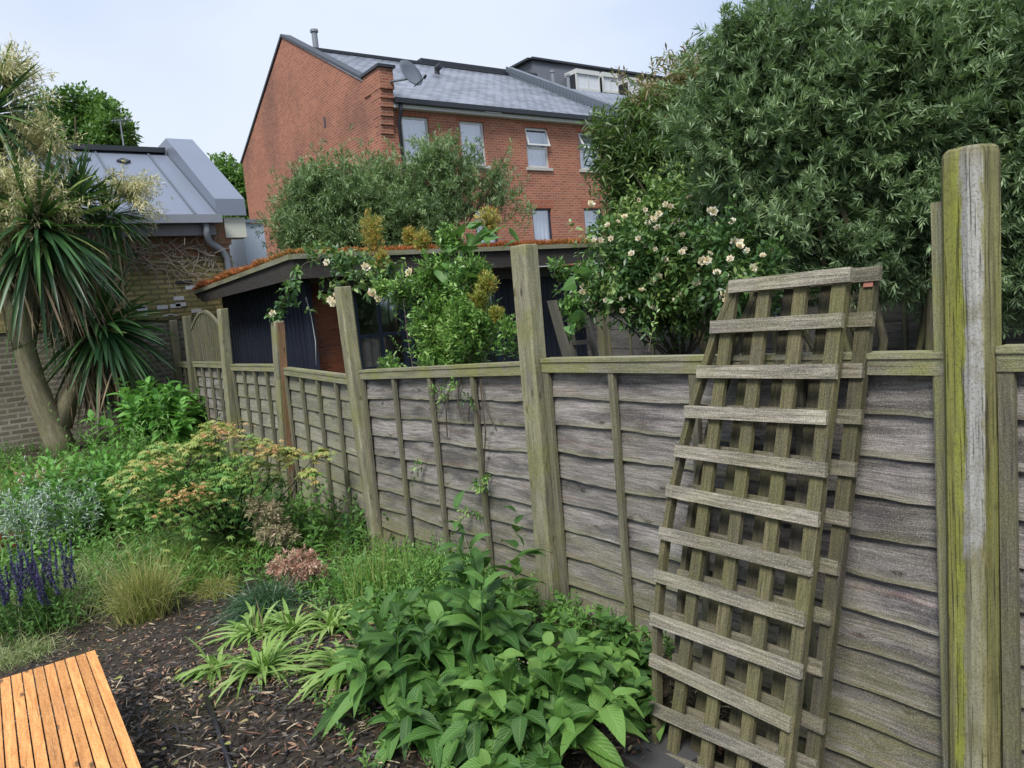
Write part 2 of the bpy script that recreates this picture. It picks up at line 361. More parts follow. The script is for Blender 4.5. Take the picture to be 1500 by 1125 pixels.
def glassmat():
    m = M('window_glass'); g = m.n('BsdfGlossy', Roughness=.04, Color=(.9, .93, 1.)); t = m.n('BsdfTransparent', Color=(.75, .8, .85))
    x = m.n('MixShader'); x.inputs[0].default_value = .34; m.nt.links.new(t.outputs[0], x.inputs[1]); m.nt.links.new(g.outputs[0], x.inputs[2]); m.nt.links.new(x.outputs[0], m.out.inputs[0]); return m.m
GLASS = glassmat()
def soilmat():
    m = M('soil'); P = m.pos(); n = m.noise(P, 14., 8, .7); c = m.ramp(n, (.3, (.012, .009, .007)), (.7, (.075, .058, .042)))
    c = m.mix(m.math('MULTIPLY', m.ramp(m.noise(P, 1.7, 4), (.5, 0.), (.65, 1.)), .4), c, (.06, .065, .025))
    return m.bsdf(c, .85, m.noise(P, 45., 6, .7), .9, .02, spec=.3)
SOIL = soilmat()
def chipmat():
    m = M('bark_chip'); c = m.ramp(m.tone(), (.0, (.012, .010, .011)), (.45, (.040, .034, .033)), (.72, (.11, .088, .066)), (.86, (.24, .10, .05)), (.94, (.42, .34, .22)))
    return m.bsdf(c, .5, m.noise(m.pos(), 120., 2), .4, .003, spec=.5)
CHIP = chipmat()

L_TREE = leafmat('willow_leaf', [(.065, .115, .062), (.13, .205, .11), (.22, .32, .17), (.34, .44, .24)], .45, .32, varscale=1.1)
L_TREE2 = leafmat('arching_leaf', [(.05, .10, .035), (.10, .17, .055), (.16, .24, .08), (.26, .19, .11)], .45, .3)
L_BUSH = leafmat('grey_green_leaf', [(.075, .125, .06), (.125, .20, .095), (.19, .28, .135), (.26, .36, .17)], .55, .3, varscale=1.)
L_ROSE = leafmat('rose_leaf', [(.035, .085, .03), (.07, .15, .05), (.12, .23, .065), (.22, .31, .09)], .4, .25)
L_PYR = leafmat('bright_shrub_leaf', [(.05, .12, .03), (.12, .26, .06), (.20, .38, .085), (.30, .47, .13)], .35, .35)
L_ORTIP = leafmat('orange_shoot_leaf', [(.30, .33, .07), (.42, .36, .08), (.58, .27, .08), (.34, .38, .08)], .5, .35)
L_BIG = leafmat('broad_leaf', [(.05, .13, .04), (.075, .18, .05), (.11, .24, .065)], .42, .3, vein=.5)
L_COM = leafmat('hairy_broad_leaf', [(.035, .095, .022), (.055, .14, .03), (.075, .18, .038), (.12, .25, .055)], .50, .28, vein=.5, spec=.35)
L_COM2 = leafmat('light_broad_leaf', [(.05, .125, .028), (.08, .19, .040), (.12, .26, .055), (.17, .32, .075)], .50, .35, vein=.5, spec=.35)
L_HYD = leafmat('fresh_green_leaf', [(.08, .24, .045), (.13, .34, .06), (.19, .45, .09)], .4, .4, vein=.4)
L_WEED = leafmat('weed_leaf', [(.045, .12, .025), (.075, .19, .035), (.12, .27, .05), (.17, .33, .08)], .5, .35, varscale=2.)
L_GRASS = leafmat('grass_blade', [(.09, .19, .035), (.14, .27, .045), (.20, .33, .06), (.32, .36, .12)], .5, .35)
L_STIPA = leafmat('pale_grass_blade', [(.16, .24, .07), (.25, .33, .11), (.34, .40, .18), (.42, .42, .24)], .5, .35)
L_TUFT = leafmat('yellow_grass_blade', [(.17, .22, .045), (.28, .31, .07), (.37, .36, .12), (.44, .38, .18)], .5, .35)
L_CAREX = leafmat('dark_grass_blade', [(.03, .075, .04), (.05, .115, .055), (.08, .15, .075)], .4, .25)
L_AGA = leafmat('pale_strap_leaf', [(.20, .36, .08), (.29, .46, .12), (.40, .55, .19), (.25, .42, .09)], .4, .35, vein=.2)
L_PALM = leafmat('palm_leaf', [(.022, .065, .026), (.038, .10, .036), (.06, .145, .046), (.10, .20, .06), (.20, .26, .08)], .38, .2)
L_DEAD = leafmat('dead_leaf', [(.13, .09, .055), (.21, .155, .10), (.30, .23, .15)], .7, .2)
L_PANI = leafmat('flower_panicle', [(.52, .46, .24), (.66, .60, .36), (.74, .68, .46), (.44, .44, .18)], .7, .3)
L_MAPLE = leafmat('maple_leaf', [(.13, .30, .08), (.20, .38, .10), (.31, .42, .12), (.43, .44, .14), (.52, .40, .16), (.60, .27, .15)], .5, .4)
L_PINK = leafmat('pink_leaf', [(.58, .30, .25), (.68, .42, .34), (.64, .52, .38), (.42, .20, .16)], .5, .35)
L_SILV = leafmat('silver_leaf', [(.24, .32, .26), (.36, .45, .38), (.46, .54, .47)], .7, .2)
L_PURP = leafmat('purple_spike', [(.028, .022, .07), (.05, .038, .14), (.085, .065, .22)], .6, .2)
L_RED = leafmat('red_strap_leaf', [(.25, .08, .07), (.36, .14, .10), (.40, .28, .16)], .4, .25)
L_SEDUM = leafmat('red_sedum', [(.34, .075, .03), (.46, .13, .045), (.52, .22, .07), (.22, .18, .05)], .7, .25)
L_FAR = leafmat('far_leaf', [(.05, .12, .03), (.09, .19, .045), (.13, .26, .06), (.17, .31, .08)], .5, .35, varscale=.6)
PETAL = leafmat('cream_petal', [(.80, .72, .50), (.85, .80, .66), (.85, .83, .76), (.82, .62, .38)], .5, .3)
PETALP = leafmat('pink_flower', [(.65, .45, .5), (.7, .55, .55)], .5, .3)

# ================================================================== GROUND AND SETTING
def sheet(name, x0, x1, y0, y1, nx, ny, zf, mat):
    xs = np.linspace(x0, x1, nx); ys = np.linspace(y0, y1, ny); X, Y = np.meshgrid(xs, ys); Zz = zf(X, Y)
    V = np.stack([X, Y, Zz], -1).reshape(-1, 3); me = bpy.data.meshes.new(name)
    F = [(j * nx + i, j * nx + i + 1, (j + 1) * nx + i + 1, (j + 1) * nx + i) for j in range(ny - 1) for i in range(nx - 1)]
    me.from_pydata([tuple(v) for v in V], [], F); me.materials.append(mat); o = bpy.data.objects.new(name, me); COL.objects.link(o)
    me.polygons.foreach_set('use_smooth', [True] * len(F)); return tag(o, kind='structure')
sheet('garden_soil', -4.5, 2.36, -3.5, 12.28, 140, 320, gz, SOIL)
sheet('ground', -300, 300, -300, 300, 2, 2, lambda x, y: x * 0 - .45, plain('distant_ground', (.06, .075, .035), .9))
sheet('neighbour_ground', 2.36, 9.4, -3, 12.2, 12, 12, lambda x, y: x * 0 - .3, plain('neighbour_soil', (.045, .055, .025), .9, sc=3))

# bark mulch
def mulch():
    N = 46000; pts = []
    x = rng.uniform(-1.6, 2.3, N); y = rng.uniform(.9, 4.9, N)
    keep = (y < 3.95 + .45 * nz(np.stack([x, y, x * 0], -1), 1.3)) & ~((x < .18) & (y < 3.4) & (x > -.3) & (y > 9))
    x = x[keep]; y = y[keep]; n = len(x); az = rng.uniform(0, 6.28, n)
    P = np.stack([x, y, gz(x, y) + rng.uniform(.0, .028, n)], -1)
    D = np.stack([np.cos(az), np.sin(az), rng.normal(0, .22, n)], -1)
    t = np.clip(rng.random(n) ** 1.25, 0, 1); c = Cloud(); L_ = rng.gamma(3., .008, n) + .010
    c.add(P, D, L_, rng.uniform(.004, .013, n), 0, 2, 'strap', .35, t, .7)
    k = rng.choice(n, 2200); az = rng.uniform(0, 6.28, 2200)
    c.add(P[k] + [0, 0, .014], np.stack([np.cos(az), np.sin(az), rng.normal(0, .1, 2200)], -1), rng.uniform(.02, .09, 2200), .003, .08, 3, 'strap', 0, rng.uniform(.7, 1, 2200), .5)
    m_ = 24000; x = rng.uniform(-1.8, 2.2, m_); y = rng.uniform(3.3, 6.2, m_); az = rng.uniform(0, 6.28, m_)
    c.add(np.stack([x, y, gz(x, y) + rng.uniform(0, .012, m_)], -1), np.stack([np.cos(az), np.sin(az), rng.normal(0, .25, m_)], -1), rng.gamma(2., .010, m_) + .006, rng.uniform(.003, .010, m_), 0, 2, 'strap', .3, rng.beta(1.6, 1.3, m_), .8)
    fl_ = Cloud(); n = 38; x = rng.uniform(.1, 1.3, n); y = rng.uniform(2., 4.5, n); az = rng.uniform(0, 6.28, n)
    fl_.add(np.stack([x, y, gz(x, y) + .03], -1), np.stack([np.cos(az), np.sin(az), rng.normal(0, .15, n)], -1), rng.uniform(.025, .05, n), rng.uniform(.014, .024, n), .1, 4, 'ovate', .3, None, .3)
    tag(fl_.build('fallen_leaves', L_TUFT), 'scattered fallen green and yellow leaves on the bark mulch', 'leaves', kind='stuff')
    tag(c.build('bark_mulch', CHIP), 'dark bark mulch spread on the bed beside the orange bench', 'bark mulch', kind='stuff')
# (mulch is laid after the leaf materials exist)
mulch()

# ================================================================== GARDEN FENCE
FX = 2.27
posts = [  # y at top, z top, y at base, z base, half width, name label
    (0.915, 1.900, 0.94, -.40, .055, 'thick green mossy post with rounded top', POSTW),
    (2.925, 1.865, 2.96, -.10, .050, None, POSTW),
    (5.150, 1.812, 5.05, -.30, .050, 'leaning mossy post', POSTW),
    (6.690, 1.605, 6.99, -.30, .048, None, POSTW),
    (8.470, 1.795, 8.72, -.20, .050, None, POSTW),
    (10.19, 1.775, 10.42, -.10, .050, None, BATTEN),
    (11.01, 1.750, 11.30, .0, .050, None, BATTEN)]
def postmat():
    m = M('striped_algae_post'); P = m.pos(); s = m.n('SeparateXYZ', Vector=m.n('TexCoord').outputs['Object'])
    g = m.noise(m.n('Mapping', Vector=P, Scale=(60., 60., 2.2)).outputs[0], 1., 6, .65)
    gg = m.noise(m.n('Mapping', Vector=P, Scale=(14., 14., .8)).outputs[0], 1., 5, .6)
    c = m.ramp(g, (.3, (.10, .095, .04)), (.68, (.27, .255, .13)))
    c = m.mix(m.ramp(gg, (.45, 0.), (.62, .7)), c, (.24, .25, .05))
    c = m.mix(m.ramp(m.noise(P, 26., 6, .7), (.55, 0.), (.72, .6)), c, (.10, .09, .04)); zz = m.n('SeparateXYZ', Vector=P).outputs[2]
    u = m.n('Attribute', _attribute_name='tone').outputs['Fac']
    u = m.math('ADD', u, m.math('MULTIPLY', m.math('SUBTRACT', m.noise(m.n('Mapping', Vector=P, Scale=(40., 40., 9.)).outputs[0], 1., 6, .7), .5), .42)); wob = m.math('ADD', u, m.math('MULTIPLY', m.math('SUBTRACT', m.noise(m.n('Mapping', Vector=P, Scale=(3., 3., 1.1)).outputs[0], 1., 5), .5), .5))
    gm = m.math('MULTIPLY', m.math('MULTIPLY', m.ramp(wob, (.60, 0.), (.68, 1.)), m.ramp(wob, (.93, 1.), (1., 0.))), m.ramp(m.math('ADD', zz, m.math('MULTIPLY', gg, .5)), (.95, .2), (1.5, .75)))
    spl = m.ramp(m.noise(m.n('Mapping', Vector=P, Scale=(150., 150., 3.)).outputs[0], 1., 3, .5), (.60, 0.), (.66, 1.))
    c = m.mix(gm, c, m.ramp(g, (.3, (.27, .27, .28)), (.7, (.46, .46, .47))))
    ye = m.math('MULTIPLY', m.ramp(wob, (.38, 0.), (.44, 1.)), m.ramp(wob, (.60, 1.), (.66, 0.)))
    c = m.mix(m.math('MULTIPLY', m.math('MULTIPLY', ye, .9), m.ramp(m.noise(P, 12., 5), (.3, .45), (.6, 1.))), c, m.ramp(g, (.3, (.20, .22, .035)), (.7, (.36, .38, .07))))
    c = m.mix(m.math('MULTIPLY', spl, .75), c, (.045, .04, .025))
    sp2 = m.noise(P, 160., 4, .65); c = m.mix(m.math('MULTIPLY', m.ramp(sp2, (.5, 0.), (.66, 1.)), .6), c, (.07, .065, .03)); c = m.mix(m.math('MULTIPLY', m.ramp(m.noise(P, 8., 6, .75), (.52, 0.), (.66, 1.)), .5), c, (.12, .11, .045))
    tz = m.math('MULTIPLY', m.math('SUBTRACT', m.math('ADD', zz, m.math('MULTIPLY', gg, .08)), 1.87), 16.); c = m.mix(m.math('MULTIPLY', m.ramp(tz, (0., 0.), (1., 1.)), .75), c, m.ramp(g, (.3, (.09, .08, .035)), (.7, (.24, .22, .12))))
    return m.bsdf(c, .8, m.math('ADD', g, m.math('MULTIPLY', spl, -.8)), .8, .005, spec=.2)
FG_POST = postmat()

fence = thing('garden_fence', (FX, 5.9, 0), 'weathered grey lapped board fence with taller mossy posts running down the garden', 'fence')
def post(i, yt, zt, yb, zb, h, lab, mat):
    mb = MB(); segs = 14; hv = h * 1.15; ch = .012
    rotz = math.radians(-13) if i == 0 else math.radians(random.uniform(-4, 4))
    if i == 0: h, hv, ch = .060, .060, .026
    ring = [(-h, -hv + ch), (-h + ch, -hv), (h - ch, -hv), (h, -hv + ch), (h, hv - ch), (h - ch, hv), (-h + ch, hv), (-h, hv - ch)]
    ctx = [(random.random(), random.uniform(-.4, .4)) for _ in range(8)]
    zs = list(np.linspace(zb, zt - .05, segs)) + [zt - .022, zt - .008, zt]
    sc_ = [1] * segs + ([.985, .94, .80] if i in (0,) else [.99, .97, .90])
    if i != 0: zs[-3:] = [zt - .02, zt - .006, zt]
    base = 0; V = []; off = random.uniform(0, 30)
    tn = [.5, .8, .2, .2, .2, .2, .3, .45]
    for k, (z, s_) in enumerate(zip(zs, sc_)):
        t = (z - zb) / (zt - zb); cy = yb + (yt - yb) * t; cx = FX - .035 + .006 * math.sin(3 * t + i)
        for a, b in ring:
            a2, b2 = a * s_, b * s_; V.append((cx + a2 * math.cos(rotz) - b2 * math.sin(rotz), cy + a2 * math.sin(rotz) + b2 * math.cos(rotz), z))
    per = np.r_[0, np.cumsum([math.dist(ring[j], ring[(j + 1) % 8]) for j in range(8)])]
    for k in range(len(zs) - 1):
        for j in range(8):
            j2 = (j + 1) % 8; q = [V[k * 8 + j], V[k * 8 + j2], V[(k + 1) * 8 + j2], V[(k + 1) * 8 + j]]
            mb.face(q, [(zs[k] + off, per[j] + off), (zs[k] + off, per[j + 1] + off), (zs[k + 1] + off, per[j + 1] + off), (zs[k + 1] + off, per[j] + off)], .5)
            if i == 0: # corner tones for the algae stripes (edge -> edge)
                e0 = [.55, 1.05, .1, .1, .1, .1, .2, .40][j]; e1 = [1.05, .1, .1, .1, .1, .2, .40, .55][j]
                if j == 0: e0, e1 = .78, .98
                if j == 7: e0, e1 = .22, .78
                if j == 1: e0, e1 = .30, .12
                mb.t[-4:] = [e0, e1, e1, e0]
    mb.face(V[-8:], None, .2)
    o = mb.build('post', mat, fence, bevel=.003)
    if lab: o['label'] = lab
for i, p in enumerate(posts): post(i, *p[:6], FG_POST if i == 0 else p[6])
# orange cut strip nailed to the fourth post
mb = MB(); mb.board((FX - .020, 6.924, -.2), (FX - .030, 6.632, 1.59), (.062, 0, 0), (0, .014, 0)); o = mb.build('post_facing', woodmat('tan_bare_wood', (.22, .10, .06), (.42, .25, .15), stain=.3, algae=.25), fence); o['label'] = 'reddish strip of bare wood on a post'
mb = MB(); mb.board((FX - .02, 1.01, -.35), (FX - .02, 1.005, 1.77), (0, .03, 0), (.03, 0, 0)); mb.build('post_fillet', RAIL, fence, bevel=.002)

def wav(y, z, k): return .30 * (.010 * math.sin(y * 7.3 + k * 2.1) + .006 * math.sin(y * 17 + k * 5.3) + .004 * math.sin(y * 41 + k))
def panel(y0, y1, z0t, z1t, zb, nb, mat, rows, wave, label=None, split=True, boards=True):
    """lapped boards between y0 and y1; tops z0t at y0 and z1t at y1"""
    def ztop(y): return z0t + (z1t - z0t) * (y - y0) / (y1 - y0)
    mb = MB(); n = 26; H = (z0t + z1t) / 2 - zb - .03; pitch = H / rows
    for r in range(rows):
        ou, ov = random.uniform(0, 50), .2 * random.randint(1, 240); tn = random.random()
        lean = random.uniform(-.006, .006)
        for j in range(n):
            a, b = y0 + (y1 - y0) * j / n, y0 + (y1 - y0) * (j + 1) / n
            P = []
            for y in (a, b):
                zt_ = ztop(y) - .03 - r * pitch; zl = zt_ - pitch * 1.16 + wave * wav(y, 0, r) + lean * (y - y0)
                bow = wave * .005 * math.sin(y * 6 + r)
                P.append([(FX + .014, y, zt_), (FX + .004 + bow, y, (zt_ + zl) / 2), (FX - .005 + bow, y, zl), (FX + .006 + bow, y, zl - .0015)])
            for s_, (va, vb) in enumerate(((.13, .07), (.07, 0.), (0., -.01))):
                mb.face([P[0][s_ + 1], P[1][s_ + 1], P[1][s_], P[0][s_]], [(a + ou, vb + ov), (b + ou, vb + ov), (b + ou, va + ov), (a + ou, va + ov)], tn)
        # rear skin so it also reads from the other side
        mb.face([(FX + .026, y0, ztop(y0) - .03 - r * pitch), (FX + .026, y1, ztop(y1) - .03 - r * pitch), (FX + .016, y1, ztop(y1) - .03 - (r + 1) * pitch), (FX + .016, y0, ztop(y0) - .03 - (r + 1) * pitch)],
                [(y0 + ou, .13), (y1 + ou, .13), (y1 + ou, 0), (y0 + ou, 0)], tn)
    pn = mb.build('panel', mat, fence)
    if label: pn['label'] = label
    for k in range(nb + 2):
        y = y0 + .022 + (y1 - y0 - .044) * k / (nb + 1); w = .034 if 0 < k < nb + 1 else .04
        j = random.uniform(-.012, .012) if 0 < k < nb + 1 else 0
        mb = MB(); mb.board((FX - .022, y + j, zb - .01), (FX - .022, y, ztop(y) - .042), (0, w, 0), (.020, 0, 0)); mb.build('batten', BATTEN, pn, bevel=.002)
    mb = MB(); mb.board((FX - .0245, y0 + .002, ztop(y0) - .028), (FX - .0245, y1 - .002, ztop(y1) - .028), (0, 0, .050), (.024, 0, 0)); mb.build('top_rail', RAIL, pn, bevel=.002)
    mb = MB(); mb.board((FX - .006, y0 + .002, ztop(y0) + .006), (FX - .006, y1 - .002, ztop(y1) + .006), (.072, 0, 0), (0, 0, .018)); mb.build('capping', RAIL, pn, bevel=.003)
    return pn
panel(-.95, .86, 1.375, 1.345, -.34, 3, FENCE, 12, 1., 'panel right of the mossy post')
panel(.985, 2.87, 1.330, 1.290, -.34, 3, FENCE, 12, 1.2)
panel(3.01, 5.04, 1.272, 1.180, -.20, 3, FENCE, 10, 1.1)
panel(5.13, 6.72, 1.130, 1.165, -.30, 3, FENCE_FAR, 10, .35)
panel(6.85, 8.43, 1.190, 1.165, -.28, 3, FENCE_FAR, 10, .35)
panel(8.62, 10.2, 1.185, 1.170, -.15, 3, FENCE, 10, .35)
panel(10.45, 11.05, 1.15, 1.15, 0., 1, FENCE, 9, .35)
mb = MB(); mb.board((FX - .01, 3.6, -.24), (FX - .01, 5.0, -.30), (0, 0, .14), (.03, 0, 0)); mb.build('gravel_board', RAIL, fence, bevel=.003)
# arched lattice top on the panel before the last post
mb = MB(); y0, y1 = 8.72, 10.1; arc = []
for k in range(17):
    t = k / 16; arc.append((FX - .01, y0 + (y1 - y0) * t, 1.60 + .20 * math.sin(math.pi * t)))
for k in range(15):
    t = (k + .5) / 15; y = y0 + (y1 - y0) * t; mb.board((FX - .012, y, 1.2), (FX - .012, y, 1.60 + .19 * math.sin(math.pi * t)), (0, .030, 0), (.012, 0, 0))
mb.board((FX + .002, y0, 1.45), (FX + .002, y1, 1.45), (0, 0, .03), (.012, 0, 0))
al = mb.build('arched_lattice', BATTEN, fence)
mb = MB()
for a, b in zip(arc[:-1], arc[1:]): mb.board(a, b, (0, 0, .035), (.03, 0, 0))
mb.build('arch_rail', BATTEN, al)

# ================================================================== TRELLISES
def onlean(x, y, dx=0.):
    d = ray(x, y); t = (1.9 + .32) / (d[0] - .2 * d[2]); return CAM + d * t
SL = [((1072, 421), (1240, 404)), ((1045, 480), (1232, 470)), ((1025, 545), (1222, 545)), ((1007, 603), (1215, 612)), ((993, 660), (1207, 688)),
      ((980, 718), (1197, 760)), ((970, 780), (1187, 832)), ((963, 842), (1177, 905)), ((957, 905), (1168, 980)), ((956, 965), (1160, 1060)), ((956, 1035), (1150, 1120))]
SLW = [(onlean(*a), onlean(*b)) for a, b in SL]
def trellis(name, off, label, back=False):
    off = np.array(off, float); t = thing(name, np.array([1.86, 1.65, -0.25]) + off, label, 'trellis', 'trellis panels leaning on the fence')
    S = [(a + off, b + off) for a, b in SLW]; d = SLW[-1][1] - SLW[-3][1]
    S.append((S[-1][0] + (S[-1][0] - S[-2][0]) * .93, S[-1][1] + (S[-1][1] - S[-2][1]) * .93))
    nrm = unit(np.array([-1., 0, .2])); upv = unit(np.array([.2, 0, 1.]))
    S.append((S[-1][0] + (S[-1][0] - S[-2][0]), S[-1][1] + (S[-1][1] - S[-2][1])))
    for a, b in S:
        j = random.uniform(-.012, .012); mb = MB(); e = (b - a) / np.linalg.norm(b - a)
        mb.board(a - e * .0 + nrm * .012, b + e * (.012 + j) + nrm * .012, upv * .046, nrm * .017)
        mb.build('slat', TREL2 if back else TREL, t, bevel=.002)
    top, bot = S[0], S[-1]
    # straight uprights, spaced from the right edge
    for k in range(4):
        pts = []
        yt = 1.285 + k * .138; yb = 1.380 + k * .153
        zt = 1.585; a = np.array([2.22 - (1.6 - zt) * .2, yt, zt]) + off; zz = -.30; b = np.array([2.22 - (1.6 - zz) * .2, yb, zz]) + off
        mb = MB(); mb.board(b - nrm * .008, a - nrm * .008, (0, .047, 0), nrm * (.018 if k else .03)); mb.build('upright', TRELV2 if back else TRELV, t, bevel=.002)
    # bent outer rail on the left, through the slat ends
    P = [a for a, b in S]; mb = MB()
    for p, q in zip(P[:-1], P[1:]): mb.board(np.array(q) + [0, -.012, 0] - nrm * .012, np.array(p) + [0, -.012, 0] - nrm * .012, (0, .024, 0), nrm * .034)
    mb.build('bent_rail', TRELV2 if back else TRELV, t)
    return t
trellis('trellis_panel', (0, 0, 0), 'front wooden trellis with a bent left side, leaning against the fence')
trellis('trellis_panel', (.066, -.056, -.004), 'rear wooden trellis, mostly hidden behind the front one, with a red cut end', True)
tb = [o for o in bpy.data.objects if o.name.startswith('trellis_panel')][-1]
mb = MB(); mb.board((2.262, 1.224, 1.545), (2.268, 1.220, 1.588), (0, .030, 0), (.003, 0, 0)); mb.build('painted_end', plain('red_end', (.36, .15, .11), .8), tb)

# ================================================================== BENCH, PIPE, PAVER
bn = thing('slatted_bench', (-.1, 2.3, 0), 'orange slatted timber bench top at the near corner of the mulch', 'bench')
for k in range(16):
    x = .212 - k * .0373; mb = MB(); mb.board((x, 1.35, .293), (x, 3.497 + random.uniform(-.004, .004), .293), (.0325, 0, 0), (0, 0, .018)); mb.build('slat', ORNG, bn, bevel=.002)
for y in (1.6, 2.5, 3.3):
    mb = MB(); mb.board((-.44, y, .262), (.19, y, .262), (0, .045, 0), (0, 0, .04)); mb.build('cross_bar', ORNG, bn)
for x, y in ((-.38, 1.6), (.13, 1.6), (-.38, 3.35), (.13, 3.35)):
    mb = MB(); mb.board((x, y, -.02), (x, y, .24), (.045, 0, 0), (0, .045, 0)); mb.build('leg', ORNG, bn)

a, b = G(303, 1028), G(345, 1150); mb = MB()
mb.tube([a + [0, 0, .0], a + (b - a) * .05 + [0, 0, .022], a + (b - a) * .5 + [0, 0, .024], b + [0, 0, .02]], .0125, 10)
tag(mb.build('water_pipe', BLACKP, origin=a, smooth=True), 'short black plastic pipe lying on the bark mulch', 'pipe')
c0 = G(935, 1112); mb = MB(); mb.box((c0[0] - .05, c0[1] - .16, c0[2] - .03), (c0[0] + .2, c0[1] + .05, c0[2] + .02))
tag(mb.build('paving_slab', PAVER, origin=c0, bevel=.006), 'dark paving slab on the soil left of the trellis foot', 'slab')

# ================================================================== BIG BRICK HOUSE
HX, HY = 9.535, 18.379
house = thing('brick_house', (HX, HY, -.4), 'orange red brick terraced house with a tall plain gable end and slate roof', 'house')
ZE = 7.15
wins = [(10.19, 11.05, 5.62, 6.87), (12.08, 12.92, 5.62, 6.86), (14.45, 15.31, 5.62, 6.83), (16.61, 17.50, 5.62, 6.80), (18.9, 19.8, 5.62, 6.8)]
lows = [(14.45, 15.22, 2.6, 4.38), (16.60, 17.40, 2.6, 4.38), (12.3, 13.1, 2.6, 4.38), (10.3, 11.1, 2.6, 4.38)]
def facade(mb, x0, x1, z0, z1, Y, holes, dep=.10):
    xs = sorted({x0, x1, *[h[0] for h in holes], *[h[1] for h in holes]}); zs = sorted({z0, z1, *[h[2] for h in holes], *[h[3] for h in holes]})
    for i in range(len(xs) - 1):
        for j in range(len(zs) - 1):
            cx, cz = (xs[i] + xs[i + 1]) / 2, (zs[j] + zs[j + 1]) / 2
            if any(h[0] < cx < h[1] and h[2] < cz < h[3] for h in holes): continue
            mb.face([(xs[i], Y, zs[j]), (xs[i + 1], Y, zs[j]), (xs[i + 1], Y, zs[j + 1]), (xs[i], Y, zs[j + 1])])
    for a, b, c, d in holes:
        mb.face([(a, Y, c), (a, Y + dep, c), (a, Y + dep, d), (a, Y, d)]); mb.face([(b, Y + dep, c), (b, Y, c), (b, Y, d), (b, Y + dep, d)])
        mb.face([(a, Y + dep, d), (b, Y + dep, d), (b, Y, d), (a, Y, d)]); mb.face([(a, Y, c), (b, Y, c), (b, Y + dep, c), (a, Y + dep, c)])
mb = MB(); facade(mb, HX, 24.2, -.4, ZE, HY, wins + lows)
GY = [(HY, ZE + .1), (19.14, 7.92), (24.6, 10.86), (30.40, 7.98), (30.40, -.4), (HY, -.4)]
mb.face([(HX, y, z) for y, z in GY][::-1], [(y, z) for y, z in GY][::-1])
mb.face([(HX, 30.4, -.4), (24.2, 30.4, -.4), (24.2, 30.4, 7.2), (HX, 30.4, 7.2)])
mb.face([(24.2, HY, -.4), (24.2, 30.4, -.4), (24.2, 30.4, 7.2), (24.2, 24.6, 9.9), (24.2, HY, ZE)])
mb.face([(HX + .01, HY + .4, ZE - .1), (24.19, HY + .4, ZE - .1), (24.19, 30.3, ZE - .1), (HX + .01, 30.3, ZE - .1)])
wall = mb.build('wall', BRICK, house)
# stepped kneeler at the corner
mb = MB()
for k in range(5): mb.box((HX - .004 - .004 * k, HY - .06 - .05 * k, 6.35 + .22 * k), (HX + .36, HY + .3, 6.57 + .22 * k - .004))
mb.box((HX - .03, HY - .32, 7.45), (HX + .38, HY + .7, 7.98)); mb.build('kneeler', BRICK, house)
mb = MB(); mb.box((HX - .08, HY - .38, 7.985), (HX + .44, HY + .72, 8.06)); mb.build('kneeler_cap', LEAD, house)
# gable coping
mb = MB()
for (ya, za), (yb, zb) in (((19.1, 7.99), (24.62, 10.93)), ((24.62, 10.93), (30.5, 8.0))):
    mb.board((HX + .12, ya, za), (HX + .12, yb, zb), (.34, 0, 0), (0, 0, .09))
mb.build('gable_coping', LEAD, house)
# roof slopes
def slope(mb, x0, x1, ya, za, yb, zb, th=.05):
    L_ = math.hypot(yb - ya, zb - za)
    mb.face([(x0, ya, za), (x1, ya, za), (x1, yb, zb), (x0, yb, zb)], [(x0, 0), (x1, 0), (x1, L_), (x0, L_)])
RIDY, RIDZ = 24.4, 10.50
mb = MB(); slope(mb, HX + .28, 18.55, HY - .22, ZE + .12, RIDY, RIDZ); mb.face([(18.55, 30.5, 7.3), (HX + .28, 30.5, 7.3), (HX + .28, RIDY, RIDZ), (18.55, RIDY, RIDZ)])
mb.face([(HX + .28, HY - .22, ZE + .06), (18.55, HY - .22, ZE + .06), (18.55, HY - .22, ZE + .12), (HX + .28, HY - .22, ZE + .12)])
roof = mb.build('roof', SLATE, house)
mb = MB(); slope(mb, 18.8, 24.2, HY - .22, ZE + .12, RIDY - .8, RIDZ - .5); mb.face([(24.2, 30.5, 7.3), (18.8, 30.5, 7.3), (18.8, RIDY - .8, RIDZ - .5), (24.2, RIDY - .8, RIDZ - .5)]); rf2 = mb.build('roof', SLATE, house); rf2['label'] = 'second slate roof slope beyond the party wall'
mb = MB(); mb.board((HX + .3, RIDY, RIDZ + .02), (18.6, RIDY, RIDZ + .02), (0, .22, 0), (0, 0, .10)); mb.build('ridge_tiles', LEAD, roof)
mb = MB(); mb.board((18.67, HY - .25, ZE + .28), (18.67, RIDY, RIDZ + .18), (.34, 0, 0), (0, 0, .30))
for k in range(34):
    t = (k + .5) / 34; mb.board((18.495, HY + (RIDY - HY) * t, ZE + .24 + (RIDZ - ZE) * t), (18.495, HY + (RIDY - HY) * t + .1, ZE + .30 + (RIDZ - ZE) * t), (.03, 0, 0), (0, 0, .18))
mb.build('party_parapet', ZINCD, house)
mb = MB(); mb.box((HX + .36, HY - .34, ZE - .03), (18.5, HY - .21, ZE + .10)); mb.box((18.9, HY - .34, ZE - .03), (24.2, HY - .21, ZE + .10)); mb.build('gutter', LEAD, house, bevel=.02)
mb = MB(); mb.box((HX + .36, HY - .2, ZE - .13), (24.2, HY - .003, ZE - .035)); mb.build('fascia', WHITEP, house)
mb = MB(); mb.tube([(HX + .55, HY - .27, ZE), (HX + .55, HY - .22, ZE - .25), (HX + .55, HY - .08, ZE - .5), (HX + .55, HY - .08, 0)], .05, 8); mb.build('downpipe', LEAD, house, smooth=True)
